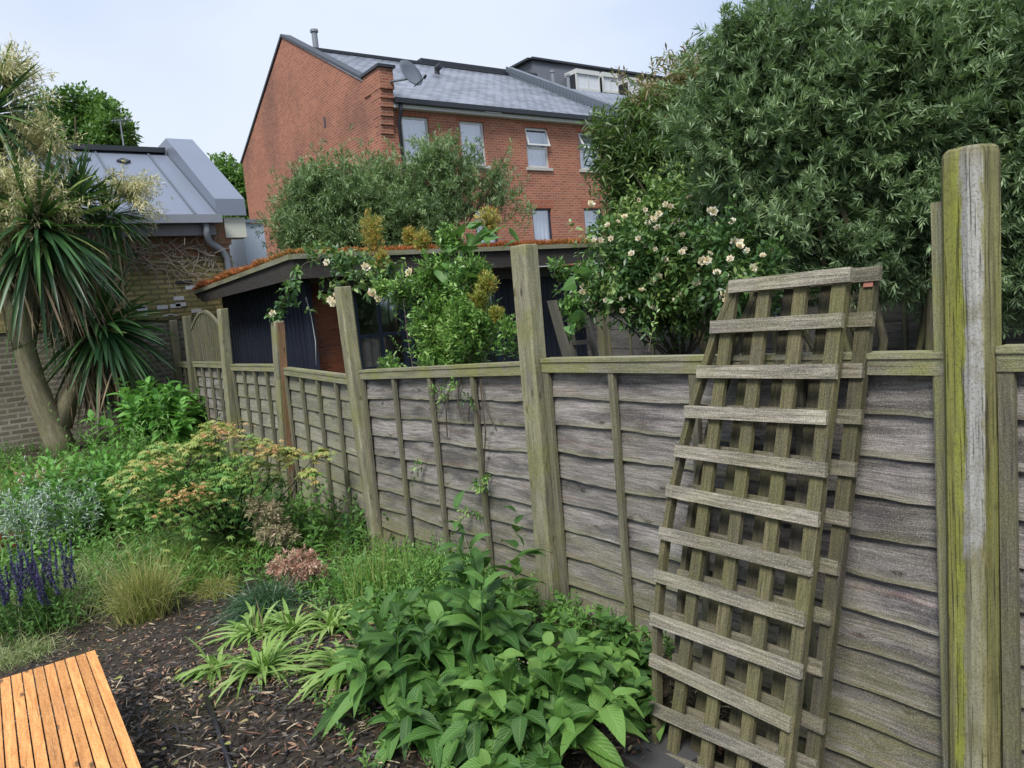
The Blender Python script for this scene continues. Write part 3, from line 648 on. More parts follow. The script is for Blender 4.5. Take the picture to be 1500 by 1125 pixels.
def onroof(x_, y_):
    d = ray(x_, y_); k_ = (RIDZ - ZE - .12) / (RIDY - HY + .22); t = (ZE + .12 - ZC - k_ * (HY - .22)) / (d[2] - k_ * d[1]); return CAM + d * t
for q, h, r_ in (((463, 72), .55, .10), ((811, 131), .62, .07), ((833, 128), .42, .07)):
    x, y, z = onroof(*q); mb = MB(); mb.tube([(x, y, z - .2), (x, y, z + h)], r_, 10); mb.tube([(x, y, z + h), (x, y, z + h + .08)], r_ * 1.4, 10); mb.build('flue', CHIM, roof)
mb = MB(); mb.tube([(14.2, 22.7, 9.5), (14.2, 22.7, 9.85)], .09, 8); mb.tube([(14.2, 22.7, 9.8), (14.2, 22.4, 9.83)], .1, 8); mb.build('roof_vent', LEAD, roof)
def window(h, frame, parent, low=False, tilt=0):
    a, b, c, d = h; Y = HY + .06
    mb = MB(); w = .065
    mb.box((a, Y, c), (a + w, Y + .05, d)); mb.box((b - w, Y, c), (b, Y + .05, d)); mb.box((a + w, Y, d - w), (b - w, Y + .05, d)); mb.box((a + w, Y, c), (b - w, Y + .05, c + w))
    zm = c + (d - c) * (.50 if not low else .42); mb.box((a + w, Y - .004, zm - .03), (b - w, Y + .05, zm + .03))
    win = mb.build('window', frame, parent)
    mb = MB(); mb.face([(a + w, Y + .02, c + w), (b - w, Y + .02, c + w), (b - w, Y + .02, zm - .03), (a + w, Y + .02, zm - .03)])
    if not tilt: mb.face([(a + w, Y + .02, zm + .03), (b - w, Y + .02, zm + .03), (b - w, Y + .02, d - w), (a + w, Y + .02, d - w)])
    mb.build('pane', GLASS, win)
    if tilt:
        z0, z1 = zm + .02, d - .03; yo = -tilt
        def q(x, t, o=0): return (x, Y - .02 + yo * (1 - t) + o, z0 + (z1 - z0) * t + .03 * (1 - t))
        mb = MB()
        for xa, xb, ta, tb_ in ((a, a + .055, 0, 1), (b - .055, b, 0, 1), (a + .055, b - .055, 0, .09), (a + .055, b - .055, .91, 1)):
            mb.hexa([q(xa, ta), q(xb, ta), q(xb, ta, .04), q(xa, ta, .04), q(xa, tb_), q(xb, tb_), q(xb, tb_, .04), q(xa, tb_, .04)])
        sash = mb.build('open_sash', frame, win)
        mb = MB(); mb.face([q(a + .05, .05, .02), q(b - .05, .05, .02), q(b - .05, .95, .02), q(a + .05, .95, .02)]); mb.build('sash_pane', GLASS, win)
    mb = MB(); n = 24
    for k in range(n):
        xa = a + (b - a) * k / n; xb = a + (b - a) * (k + 1) / n; f = lambda x: Y + .16 + .025 * math.sin(x * 38)
        mb.face([(xa, f(xa), c), (xb, f(xb), c), (xb, f(xb), d), (xa, f(xa), d)])
    mb.build('curtain', CURT, win)
    mb = MB(); mb.box((a - .08, HY - .06, c - .09), (b + .08, HY + .1, c - .003)); mb.build('sill', STONE, win)
    mb = MB(); mb.face([(a - .1, HY - .006, d + .002), (b + .1, HY - .006, d + .002), (b + .1, HY - .006, d + .23), (a - .1, HY - .006, d + .23)]); mb.build('lintel', BRICKS, win)
for k, h in enumerate(wins): window(h, WHITEP, house, tilt={2: .16, 3: .3}.get(k, 0))
for h in lows: window(h, NAVYF, house, True)
mb = MB(); mb.box((HX + .3, HY + .45, 0), (24, HY + .47, ZE - .2)); mb.build('dim_room_backing', plain('dim_room', (.2, .2, .2), .9), house)  # one added sheet behind all windows, room dimness put into its grey
for y, z in ((21.9, 7.35), (24.8, 5.9)):
    mb = MB(); mb.box((HX - .012, y, z), (HX + .02, y + .12, z + .3)); mb.build('vent_hole', LEAD, house)

# satellite dish
sdh = thing('satellite_dish', (HX + .3, HY - .4, 7.7), 'dark grey satellite dish fixed to the top corner of the brick house', 'satellite dish')
mb = MB(); cdish = np.array([HX + .62, HY - .75, 7.72]); ax = unit(np.array([.25, -1., .45])); e1 = unit(np.cross(ax, ZV)); e2 = np.cross(e1, ax)
R_ = .36; rings = []
for r in (0.001, .33, .66, 1.): rings.append([cdish + ax * (.10 * r * r) + R_ * r * (math.cos(t) * e1 + math.sin(t) * e2 * 1.08) for t in np.linspace(0, 6.2832, 25)[:-1]])
for r0_, r1_ in zip(rings[:-1], rings[1:]):
    for k in range(24): mb.face([r0_[k], r0_[(k + 1) % 24], r1_[(k + 1) % 24], r1_[k]])
o = mb.build('dish', ZINCD, sdh, smooth=True); o.modifiers.new('weld', 'WELD'); so = o.modifiers.new('solid', 'SOLIDIFY'); so.thickness = .015
mb = MB(); mb.tube([cdish - ax * .02 - e2 * .1, (HX + .30, HY - .42, 7.62), (HX + .28, HY - .3, 7.62)], .03, 8); mb.build('bracket', GREYM, sdh)
mb = MB(); mb.tube([cdish - e2 * .36, cdish - e2 * .42 + ax * .42], .015, 6); mb.tube([cdish - e2 * .42 + ax * .40, cdish - e2 * .40 + ax * .50], .035, 8); mb.build('receiver_arm', BLACKP, sdh)

# mansard block behind
A = hy(780, 88, 30); B = hy(995, 121, 30); Cc = hy(757, 97, 30)
mans = thing('apartment_block', (A[0], 30, -.4), 'slate clad top floor of a flat block with white dormer windows behind the brick house', 'building')
zt = A[2]; mb = MB(); x0, x1 = A[0], A[0] + 16
mb.face([(x0, 29.2, zt - 3.2), (x1, 29.2, zt - 3.2), (x1, 30, zt), (x0, 30, zt)], [(x0, 0), (x1, 0), (x1, 3.3), (x0, 3.3)])
mb.face([(x0, 36, zt - 3.2), (x0, 29.2, zt - 3.2), (x0, 30, zt), (x0, 35.2, zt)]); mb.face([(x0, 30, zt), (x1, 30, zt), (x1, 36, zt), (x0, 36, zt)])
mb.face([(x1, 29.2, zt - 3.2), (x1, 36, zt - 3.2), (x1, 36, zt), (x1, 30, zt)])
mb.build('mansard_roof', plain('mansard_slate', (.11, .12, .14), .45, var=.5, sc=3), mans)
mb = MB(); mb.box((x0 + .01, 29.3, -.4), (x1, 36, zt - 3.22)); mb.build('wall', BRICK, mans)
mb = MB(); mb.board((x0 - .15, 29.95, zt + .05), (x1, 29.95, zt + .05), (0, .3, 0), (0, 0, .1)); mb.board((x0 - .15, 30, zt + .05), (x0 - .15, 35.2, zt + .05), (.3, 0, 0), (0, 0, .1)); mb.build('roof_edge', LEAD, mans)
for (pa, pb, pc) in (((845, 107), (876, 112), 128), ((884, 112), (903, 115), 132), ((922, 119), (950, 124), 138)):
    a_ = hy(*pa, 29.0); b_ = hy(*pb, 29.0); c_ = hy(pa[0], pc, 29.0); z1_, z0_ = (a_[2] + b_[2]) / 2, c_[2] - .1
    mb = MB(); mb.box((a_[0] - .08, 28.95, z1_ - .0), (b_[0] + .08, 30, z1_ + .22)); mb.box((a_[0] - .08, 28.98, z0_), (a_[0], 29.06, z1_)); mb.box((b_[0], 28.98, z0_), (b_[0] + .08, 29.06, z1_)); mb.box((a_[0], 29.0, z0_), (b_[0], 29.05, z0_ + .12))
    mb.box(((a_[0] + b_[0]) / 2 - .04, 29.0, z0_ + .12), ((a_[0] + b_[0]) / 2 + .04, 29.05, z1_))
    dm = mb.build('dormer', WHITEP, mans); mb = MB(); mb.box((a_[0], 29.03, z0_ + .1), (b_[0], 29.04, z1_)); mb.build('pane', CURT, dm)
    mb = MB(); mb.box((a_[0] - .06, 29.07, z0_), (b_[0] + .06, 30.4, z1_ - .01)); mb.build('dormer_cheek', LEAD, dm)
# flat roofed penthouse just behind the ridge
a_ = hy(618, 87, 26.5); b_ = hy(785, 110, 26.5)
ph = thing('rooftop_room', (a_[0], 26.5, 9), 'low flat roofed rooftop room showing above the house ridge', 'rooftop room')
zt2 = a_[2]; mb = MB(); mb.box((a_[0] + .1, 26.6, 9.), (b_[0] - .1, 29, zt2 - .1)); mb.build('wall', plain('pale_cladding', (.34, .37, .42), .5), ph)
mb = MB(); mb.box((a_[0] - .1, 26.4, zt2 - .1), (b_[0], 29.1, zt2 + .02)); mb.build('roof', LEAD, ph)

# ================================================================== END BUILDING AND OLD WALL
WY = 12.3
eb = thing('brick_outbuilding', (1, WY, 0), 'single storey yellow brick building with grey metal roof at the end of the garden', 'building')
def boxwall(mb, x0, x1, y0, y1, z0, z1): mb.box((x0, y0, z0), (x1, y1, z1))
mb = MB(); boxwall(mb, -3.2, 3.52, WY + .06, WY + .3, 1.78, 2.72); mb.box((3.30, WY + .305, 0), (3.52, 17.6, 3.0)); mb.build('wall', STOCK, eb)
mb = MB(); boxwall(mb, -3.2, 3.5, WY + .06, WY + .3, 2.722, 3.2); mb.box((3.0, WY + .05, 2.9), (3.54, WY + .32, 3.3)); mb.build('upper_wall', REDBR, eb)
mb = MB(); mb.box((-3.2, WY - .12, 3.03), (3.28, WY + .02, 3.20)); mb.build('fascia', plain('grey_fascia', (.17, .17, .19), .7, var=.5), eb)
mb = MB(); mb.box((-3.3, WY - .26, 3.205), (3.36, WY - .08, 3.33)); mb.build('gutter', plain('grey_gutter', (.21, .235, .28), .45), eb, bevel=.015)
mb = MB(); slope(mb, -3.3, 3.32, WY - .16, 3.33, 15.0, 4.86); slope(mb, 3.32, -3.3, 17.7, 3.2, 15.0, 4.86)
rf = mb.build('roof', ZINC, eb)
mb = MB()
for x in (-2.6, -1.6, -.6, .35, 1.25, 2.15, 3.0):
    mb.board((x, WY - .16, 3.345), (x, 15, 4.875), (.03, 0, 0), (0, 0, .03))
mb.build('seam', ZINCD, rf)
mb = MB(); mb.board((-3.3, 15, 4.90), (3.3, 15, 4.90), (0, .25, 0), (0, 0, .09)); mb.build('ridge', LEAD, rf)
for x, t in ((2.50, .80), (1.9, .82), (.3, .82)):
    y = WY - .16 + (15 - WY + .16) * t; z = 3.33 + 1.53 * t + .05; mb = MB(); s_ = .11
    mb.face([(x - s_, y, z), (x, y - s_, z - .06), (x + s_, y, z), (x, y + s_, z + .06)]); o = mb.build('roof_vent', LEAD, rf); so = o.modifiers.new('s', 'SOLIDIFY'); so.thickness = .06
mb = MB()
def prism(x0, x1, pts):
    n = len(pts); mb.face([(x0, y, z) for y, z in pts][::-1]); mb.face([(x1, y, z) for y, z in pts])
    for k in range(n):
        (ya, za), (yb, zb) = pts[k], pts[(k + 1) % n]; mb.face([(x0, ya, za), (x1, ya, za), (x1, yb, zb), (x0, yb, zb)])
prism(3.34, 3.80, [(WY - .05, 3.34), (WY - .05, 3.60), (14.9, 5.12), (15.6, 5.12), (17.6, 3.5), (17.6, 3.2), (15, 4.7)]); mb.build('raised_verge', ZINC, rf)
mb = MB(); mb.box((3.46, WY + .02, 3.0), (3.79, WY + .3, 3.32)); mb.build('panel', CREAM, eb)
mb = MB(); pp = [(3.12, WY - .17, 3.22), (3.12, WY - .17, 3.05), (3.16, WY - .10, 2.92), (3.34, WY - .06, 2.80), (3.42, WY - .03, 2.68), (3.43, WY - .03, 2.2), (3.43, WY - .03, 1.9)]
mb.tube(pp, .055, 10); mb.build('downpipe', GREYPIPE, eb, smooth=True)
mb = MB(); mb.box((2.62, WY + .02, 2.32), (2.86, WY + .062, 2.36)); mb.build('air_grille', LEAD, eb)

ow = thing('old_garden_wall', (0, WY, 0), 'old dark mossy brick garden wall below the yellow brick building', 'wall')
mb = MB(); mb.box((-3.4, WY - .08, -.1), (2.9, WY + .055, 1.775)); mb.build('brickwork', OLDBR, ow)
mb = MB()
for k in range(24):
    x = -3.2 + k * .26 + random.uniform(-.03, .03); mb.box((x, WY - .11, 1.78), (x + .21, WY + .05, 1.835 + random.uniform(-.01, .02)))
mb.build('coping_bricks', STOCK, ow, bevel=.008)
mb = MB()
for px_, py_ in ((279, 421), (262, 437), (257, 448), (265, 446), (288, 455), (246, 463), (254, 464), (207, 461), (208, 452), (238, 450), (205, 449)):
    p = hy(px_, py_, WY + .05); mb.box((p[0] - .075, p[1] - .006, p[2] - .03), (p[0] + .075, p[1] + .02, p[2] + .03))
mb.build('white_brick', WHITEB, eb)

an = thing('tv_antenna', (3.0, 17, 4.5), 'thin television aerial standing above the grey metal roof', 'antenna')
p0 = hy(182, 220, 17); p1 = hy(176, 177, 17); mb = MB(); mb.tube([p0 - [0, 0, .8], p1], .014, 6); mb.build('mast', CHIM, an)
mb = MB(); a_ = hy(163, 177, 17); b_ = hy(192, 175, 17); mb.tube([a_, b_], .012, 6)
for t in np.linspace(.1, .95, 6): c_ = a_ + (b_ - a_) * t; mb.tube([c_ - [.0, .25, 0], c_ + [0, .25, 0]], .006, 5)
mb.build('boom', CHIM, an)
# white panelled lean-to seen between the two buildings
sh2 = thing('pale_lean_to', (4.4, 15, 0), 'small pale sheeted lean to between the grey roofed building and the brick house', 'shed')
a_ = hy(358, 349, 15.5); mb = MB(); mb.box((a_[0], 15.5, 0), (a_[0] + .42, 17, a_[2] + .30)); mb.build('wall', plain('pale_sheet', (.42, .48, .58), .5), sh2)
mb = MB(); mb.hexa([(a_[0] - .03, 15.45, a_[2] + .31), (a_[0] + .45, 15.45, a_[2] + .31), (a_[0] + .45, 17, a_[2] + .5), (a_[0] - .03, 17, a_[2] + .5), (a_[0] - .03, 15.45, a_[2] + .37), (a_[0] + .45, 15.45, a_[2] + .37), (a_[0] + .45, 17, a_[2] + .56), (a_[0] - .03, 17, a_[2] + .56)]); mb.build('roof', ZINC, sh2)

# ================================================================== SUMMERHOUSE BEHIND THE FENCE
SX, SY = 2.83, 7.81
shd = thing('summerhouse', (SX + .3, SY + .5, -.3), 'black and navy summerhouse with a red sedum roof just behind the fence', 'summerhouse')
mb = MB(); mb.hexa([(SX + .35, SY + .6, -.3), (SX + .35 + .05, SY + .6, -.3), (SX + .40, 12.0, -.3), (SX + .35, 12.0, -.3), (SX + .35, SY + .6, 2.1), (SX + .4, SY + .6, 2.1), (SX + .4, 12., 2.05), (SX + .35, 12., 2.05)], True)
for k in range(24):
    y = SY + .66 + k * .148; mb.board((SX + .343, y, -.3), (SX + .343, y, 2.07), (0, .022, 0), (.012, 0, 0))
mb.board((SX + .36, SY + .58, -.3), (SX + .36, SY + .58, 2.08), (.07, 0, 0), (0, .07, 0))
mb.build('wall', NAVY, shd)
def rtop(y): return 2.30 - .027 * (y - SY)
mb = MB(); x1 = 7.55; y1 = 12.15
mb.hexa([(SX + .03, SY + .03, 2.20), (x1, SY + .03, 2.20), (x1, y1, 2.06), (SX + .03, y1, 2.06), (SX + .03, SY + .03, rtop(SY)), (x1, SY + .03, rtop(SY)), (x1, y1, rtop(y1)), (SX + .03, y1, rtop(y1))]); roofs = mb.build('roof', DARKW, shd)
mb = MB(); mb.hexa([(SX, SY, 2.03), (SX + .028, SY, 2.03), (SX + .028, y1 - .25, 1.98), (SX, y1 - .25, 1.98), (SX, SY, 2.26), (SX + .028, SY, 2.26), (SX + .028, y1, rtop(y1) - .05), (SX, y1, rtop(y1) - .05)][:8], True)
mb.v = []; mb.f = []; mb.uv = []; mb.t = []
def plank4(mb, q, axis=1):
    """q: four corners of the outer face, extruded 28 mm along x or y"""
    off = (.028, 0, 0) if axis == 0 else (0, .028, 0); a = [np.array(p, float) for p in q]; b = [p + off for p in a]; ou, ov = random.uniform(0, 40), random.uniform(0, 40)
    k = 1 if axis == 0 else 0
    mb.face(a, [(p[k] + ou, p[2] + ov) for p in a]); mb.face(b[::-1], [(p[k] + ou, p[2] + ov) for p in b[::-1]])
    for i in range(4):
        j = (i + 1) % 4; mb.face([a[i], b[i], b[j], a[j]], [(0 + ou, ov), (0 + ou, .03 + ov), (np.linalg.norm(a[j] - a[i]) + ou, .03 + ov), (np.linalg.norm(a[j] - a[i]) + ou, ov)])
plank4(mb, [(SX, SY, 2.035), (SX, SY, 2.245), (SX, y1, rtop(y1) - .055), (SX, y1 - .45, 1.99)], 0)
plank4(mb, [(SX + .03, SY, 2.035), (x1, SY, 2.035), (x1, SY, 2.245), (SX + .03, SY, 2.245)], 1)
mb.build('fascia', FASC, shd, bevel=.003)
mb = MB(); mb.board((SX - .004, SY - .02, rtop(SY) - .03), (SX - .004, y1, rtop(y1) - .03), (.05, 0, 0), (0, 0, .055)); mb.board((SX + .02, SY - .014, rtop(SY) - .028), (x1, SY - .014, rtop(SY) - .028), (0, .05, 0), (0, 0, .055)); mb.build('roof_edge', woodmat('grey_edge', (.12, .12, .09), (.30, .29, .24), algae=.5, knots=False), shd, bevel=.003)
mb = MB(); mb.board((SX + .4, SY + .28, 1.96), (x1, SY + .28, 1.96), (0, .06, 0), (0, 0, .13)); mb.build('beam', DARKW, shd)
FY = SY + .6
mb = MB()
for k in range(11): mb.board((SX + .43, FY + .10, .02 + k * .19), (SX + .86, FY + .10, .02 + k * .19), (0, 0, .186), (0, .02, 0))
mb.build('red_boarding', REDW, shd)
mb = MB()
for k in range(9): mb.board((SX + .9, FY + 1.2, .2 + k * .19), (SX + 2.1, FY + 1.2, .2 + k * .19), (0, 0, .186), (0, .02, 0))
mb.build('inner_boarding', REDW, shd)
mb = MB(); mb.box((SX + .43, FY + 1.6, -.3), (x1 - .1, FY + 1.65, 2.05)); mb.build('back_wall', plain('dark_inside', (.015, .014, .014), .9), shd)  # near-black sheet, the unlit interior put into its colour
def leaf_door(xa, xb):
    mb = MB(); z0, z1 = -.1, 1.95
    mb.box((xa, FY, z0), (xa + .07, FY + .045, z1)); mb.box((xb - .07, FY, z0), (xb, FY + .045, z1)); mb.box((xa + .07, FY, z1 - .09), (xb - .07, FY + .045, z1)); mb.box((xa + .07, FY, z0), (xb - .07, FY + .045, z0 + .5))
    for z in (.9, 1.30): mb.box((xa + .07, FY + .002, z), (xb - .07, FY + .04, z + .045))
    mb.box(((xa + xb) / 2 - .02, FY + .004, z0 + .5), ((xa + xb) / 2 + .02, FY + .038, z1 - .09))
    d_ = mb.build('door', NAVYF, shd); mb = MB(); mb.box((xa + .07, FY + .018, z0 + .5), (xb - .07, FY + .024, z1 - .09)); mb.build('pane', GLASS, d_)
for k in range(3): leaf_door(SX + .90 + k * .72, SX + .90 + k * .72 + .71)
mb = MB()
for k in range(17): mb.board((SX + 3.08 + k * .1, FY, -.3), (SX + 3.08 + k * .1, FY, 2.0), (.092, 0, 0), (0, .02, 0))
mb.build('front_boarding', NAVY, shd)
mb = MB(); mb.tube([hy(448, 435, FY - .05), hy(456, 465, FY - .05), hy(462, 500, FY - .05), hy(463, 535, FY - .05)], .008, 6)
tag(mb.build('white_cable', WHITEP, shd, smooth=True))
c = Cloud(); n = 42000
# sedum: edge strips (dense) and the flat
e = rng.random(n) < .35; x = np.where(e, SX + rng.random(n) ** 1.6 * .5, rng.uniform(SX, x1, n)); y = np.where(e, rng.uniform(SY, y1, n), SY + rng.random(n) ** 1.6 * 2.5)
hgt = .055 + .05 * np.clip(nz(np.stack([x, y, 0 * x], -1), 3.), 0, 1)
P = np.stack([x, y, rtop(y) - .005 + rng.uniform(0, .02, n)], -1); D = np.stack([rng.normal(0, .6, n), rng.normal(0, .6, n), np.ones(n)], -1)
edge = (x < SX + .06) | (y < SY + .06); D[edge, 0] -= .4
tn = np.clip(.35 + .35 * nz(P, 1.6) + rng.normal(0, .18, n), 0, 1); c.add(P, D, hgt * rng.uniform(.6, 1.5, n), .012, .1, 2, 'lance', 0, tn)
tag(c.build('sedum', L_SEDUM, roofs), kind='stuff')

# ================================================================== FAR FENCE OF THE NEIGHBOUR, LADDER
ff = thing('neighbour_fence', (7.45, 3, -.3), 'dark weathered board fence on the far side of the neighbouring garden', 'fence')
for k in range(6):
    ya = -1.5 + k * 1.9; pz = 1.36
    mb = MB()
    for r in range(12): mb.board((7.45 - (.004 if r % 2 else 0), ya + .06, pz - .08 - r * .14), (7.45 - (.004 if r % 2 else 0), ya + 1.84, pz - .08 - r * .14), (0, 0, .15), (.014 + .004 * (r % 2), 0, 0))
    p_ = mb.build('panel', woodmat('far_board', (.05, .048, .05), (.16, .15, .15), stain=.6, algae=.1) if k == 0 else bpy.data.materials['far_board'], ff)
    mb = MB()
    for j in range(5): mb.board((7.425, ya + .1 + j * .42, -.3), (7.425, ya + .1 + j * .42, pz - .03), (0, .035, 0), (.02, 0, 0))
    mb.build('batten', BATTEN, p_)
    mb = MB(); mb.board((7.42, ya + .06, pz - .01), (7.42, ya + 1.84, pz - .01), (0, 0, .05), (.06, 0, 0)); mb.build('top_rail', BATTEN, p_)
    mb = MB(); mb.board((7.43, ya, -.3), (7.43, ya, pz + .1), (.09, 0, 0), (0, .09, 0)); mb.build('post', BATTEN, ff)
ld = thing('wooden_ladder', hx(868, 540, 3.6), 'small dark wooden ladder leaning behind the middle fence post', 'ladder')
L0, L1, R0, R1 = hx(845, 560, 3.6), hx(835, 465, 3.7), hx(882, 560, 3.45), hx(858, 462, 3.55)
for a_, b_ in ((L0, L1), (R0, R1)): mb = MB(); mb.board(a_, b_, (.0, .035, 0), (.03, 0, 0)); mb.build('rail', DARKW, ld)
for t in (.1, .35, .6, .85): mb = MB(); mb.board(L0 + (L1 - L0) * t, R0 + (R1 - R0) * t, (0, 0, .03), (.025, 0, 0)); mb.build('rung', DARKW, ld)
mb = MB(); a_, b_ = hx(842, 560, 3.0), hx(808, 440, 3.1); mb.board(a_, b_, (0, .08, 0), (.02, 0, 0)); tag(mb.build('leaning_board', DARKW, origin=a_), 'brown board leaning beside the small ladder behind the fence', 'board')

# ================================================================== PLANTS
def rdir(n): return unit(rng.normal(size=(n, 3)))
def perp(D):
    a = unit(np.cross(D, np.array([.13, .31, .94]))); return a, np.cross(D, a)
def tips(blobs, N, shell=.45, clump=1.6, thr=-.35, upb=.25):
    """blobs: (centre, radii); points biased to the outside of the union, thinned by a noise"""
    C_ = np.array([b[0] for b in blobs]); R_ = np.array([np.broadcast_to(b[1], 3) for b in blobs]); w = R_.prod(1) ** .75; w /= w.sum()
    i = rng.choice(len(blobs), int(N * 1.7), p=w); d = rdir(len(i)); r = rng.random(len(i)) ** shell * (1 + .22 * nz(C_[i] + d * R_[i], clump * 1.5))
    P = C_[i] + d * R_[i] * r[:, None]; k = nz(P, clump) > thr; P, d = P[k][:N], d[k][:N]
    return P, unit(d + [0, 0, upb] + .45 * rng.normal(size=d.shape))
def clusters(blobs, nc, per, rad, shell=.35, clump=1.4, thr=-.3, upb=.35, spread=.45):
    P0, D0 = tips(blobs, nc, shell, clump, thr, upb); n = len(P0); i = np.repeat(np.arange(n), per); sc_ = rng.uniform(.6, 1.35, n)[i, None]
    P = P0[i] + (D0[i] * rng.uniform(-.7, 1.3, (len(i), 1)) + rng.normal(0, .62, (len(i), 3))) * rad * sc_
    return P, unit(D0[i] + rng.normal(0, spread, (len(i), 3)) + [0, 0, .15]), np.repeat(rng.random(n), per)
def sprays(c, P, D, k, Lf, Wf, tw=.1, ang=(1.2, .35), droop=.1, prof='lance', S=2, fold=0., tn=None, stems=None, tv=.12):
    n = len(P); a, b = perp(D); tn = rng.random(n) if tn is None else tn
    for j in range(k):
        f = j / max(1, k - 1); th = j * 2.4 + rng.uniform(0, 6.28, n) * .25 + (np.arange(n) * 1.7); an = ang[0] + (ang[1] - ang[0]) * f + rng.normal(0, .15, n)
        q = np.cos(th)[:, None] * a + np.sin(th)[:, None] * b; d = D * np.cos(an)[:, None] + q * np.sin(an)[:, None]
        c.add(P - D * (tw * (1 - f)), d, Lf * rng.uniform(.7, 1.2, n), Wf * rng.uniform(.8, 1.15, n), droop, S, prof, fold, np.clip(tn + rng.normal(0, tv, n), 0, 1), .5)
    if stems is not None: stems.add(P - D * tw, D, tw, .006, 0, 1, 'blade')
def stemmy(c, sc_, B, D, H, nl, Lf, Wf, t0=.15, bend=.2, ang=1.0, droop=.25, prof='lance', S=3, fold=.25, taper=.5, sw=.006, tn=None, tv=.12, wave=0., pair=False):
    B = np.atleast_2d(B); n = len(B); D = unit(np.broadcast_to(D, (n, 3))); H = np.broadcast_to(np.asarray(H, float), (n,)); tn = rng.random(n) if tn is None else tn
    bend = np.broadcast_to(np.asarray(bend, float), (n,)); ph = rng.uniform(0, 6.28, n)
    if sc_ is not None: sc_.add(B, D, H, sw, bend, 5, 'blade', 0)
    for j in range(nl):
        t = t0 + (1 - t0) * (j + rng.uniform(-.25, .25, n)) / max(1, nl - 1); t = np.clip(t, 0, 1)
        P = B + H[:, None] * (D * t[:, None] - (bend * t ** 2)[:, None] * ZV); T = unit(D - 2 * (bend * t)[:, None] * ZV); a, b = perp(T)
        th = ph + j * (2.4 if not pair else 1.57); s_ = (1 - taper * (j / max(1, nl - 1)))
        for m_ in ((0, math.pi) if pair else (0,)):
            q = np.cos(th + m_)[:, None] * a + np.sin(th + m_)[:, None] * b; an = ang * (1 - .35 * j / nl) + rng.normal(0, .12, n)
            c.add(P, T * np.cos(an)[:, None] + q * np.sin(an)[:, None], Lf * s_ * rng.uniform(.75, 1.2, n), Wf * s_ * rng.uniform(.85, 1.15, n), droop, S, prof, fold, np.clip(tn + rng.normal(0, tv, n), 0, 1), .3, wave)
def bl(lst, D_=None, X_=None):
    r = []
    for q in lst:
        p = hx(q[0], q[1], X_) if X_ is not None else hd(q[0], q[1], q[3] if len(q) > 3 else D_); r.append((p, q[2]))
    return r
def limbs(name, base, ends, r0, mat, parent, seed=0):
    mb = MB(); base = np.array(base, float)
    for i, e_ in enumerate(ends):
        e_ = np.array(e_, float); m1 = base * .6 + e_ * .4 + rng.normal(0, .08, 3) * np.linalg.norm(e_ - base) + [0, 0, .06]
        t = np.linspace(0, 1, 9)[:, None]; p = (1 - t) ** 2 * base + 2 * t * (1 - t) * m1 + t * t * e_; p[1:-1] += rng.normal(0, .012, (7, 3)) * np.linalg.norm(e_ - base)
        mb.tube(p, np.linspace(r0 * (1. if i == 0 else .6), r0 * .12, 9), 7)
    return mb.build(name, mat, parent, smooth=True)

# ---- big willow-leaved tree on the right
BT = bl([(1080, 60, .28), (1075, 170, .34), (1085, 250, .3), (1110, 40, .42), (1180, 30, .6), (1270, -10, .75), (1390, 10, .75), (1500, 60, .75), (1600, 80, .8), (1130, 150, .5), (1200, 170, .65), (1310, 150, .75), (1430, 180, .75), (1560, 220, .8),
         (1120, 260, .45), (1190, 310, .5), (1280, 290, .62), (1290, 350, .4), (1390, 320, .55), (1480, 330, .6), (1590, 350, .7), (1130, 340, .38), (1230, 370, .32), (1350, 380, .32)], 5.4)
tr = thing('willow_leaved_tree', (5.3, 2.6, -.3), 'large dense evergreen tree with narrow leaves, filling the sky above the right of the fence', 'tree')
c = Cloud(); P, D, ct = clusters(BT, 1750, 21, .12, .30, 1.6, -.30, .45)
hi = P[:, 2] > 3.2 + .4 * nz(P, 1.); k = ~hi | (nz(P, 2.2) > .10 + .26 * (P[:, 2] - 3.4)); P, D, ct = P[k], D[k], ct[k]
T_ = np.clip(.18 + .45 * ct + .16 * nz(P, 1.9) + rng.normal(0, .10, len(P)), 0, 1); k = P[:, 2] < 3.4
sprays(c, P[k], D[k], 12, .061, .0120, .05, (1.15, .35), .02, 'lance', 2, .25, T_[k])
sprays(c, P[~k], D[~k], 8, .054, .0105, .05, (1.1, .35), .02, 'lance', 2, .25, T_[~k] * .8)
P2, D2 = tips(BT, 9000, 1.0, 1., -.9); k = P2[:, 2] < 3.3; P2, D2 = P2[k], D2[k]; sprays(c, P2, D2, 7, .12, .026, .1, tn=np.clip(rng.normal(.15, .1, len(P2)), 0, 1))  # inner leaves toned dark, the crown's inside shade put into their colour
c.build('crown', L_TREE, tr); limbs('trunk', (5.3, 2.6, -.3), [b[0] for b in BT][::3], .07, BARK, tr)
hg = thing('hedge', (8.7, 3, -.3), 'dark hedge behind the far fence of the neighbouring garden', 'hedge')
c = Cloud(); P, D = tips([(np.array([8.8, y_, .9]), (.6, 1.2, 1.1)) for y_ in (-1.5, 0, 1.5, 3, 4.5, 6, 7.5)], 6000, .4, 1.3, -.5); sprays(c, P, D, 6, .12, .045, .12, tn=np.clip(rng.normal(.3, .15, len(P)), 0, 1)); c.build('foliage', L_TREE2, hg)
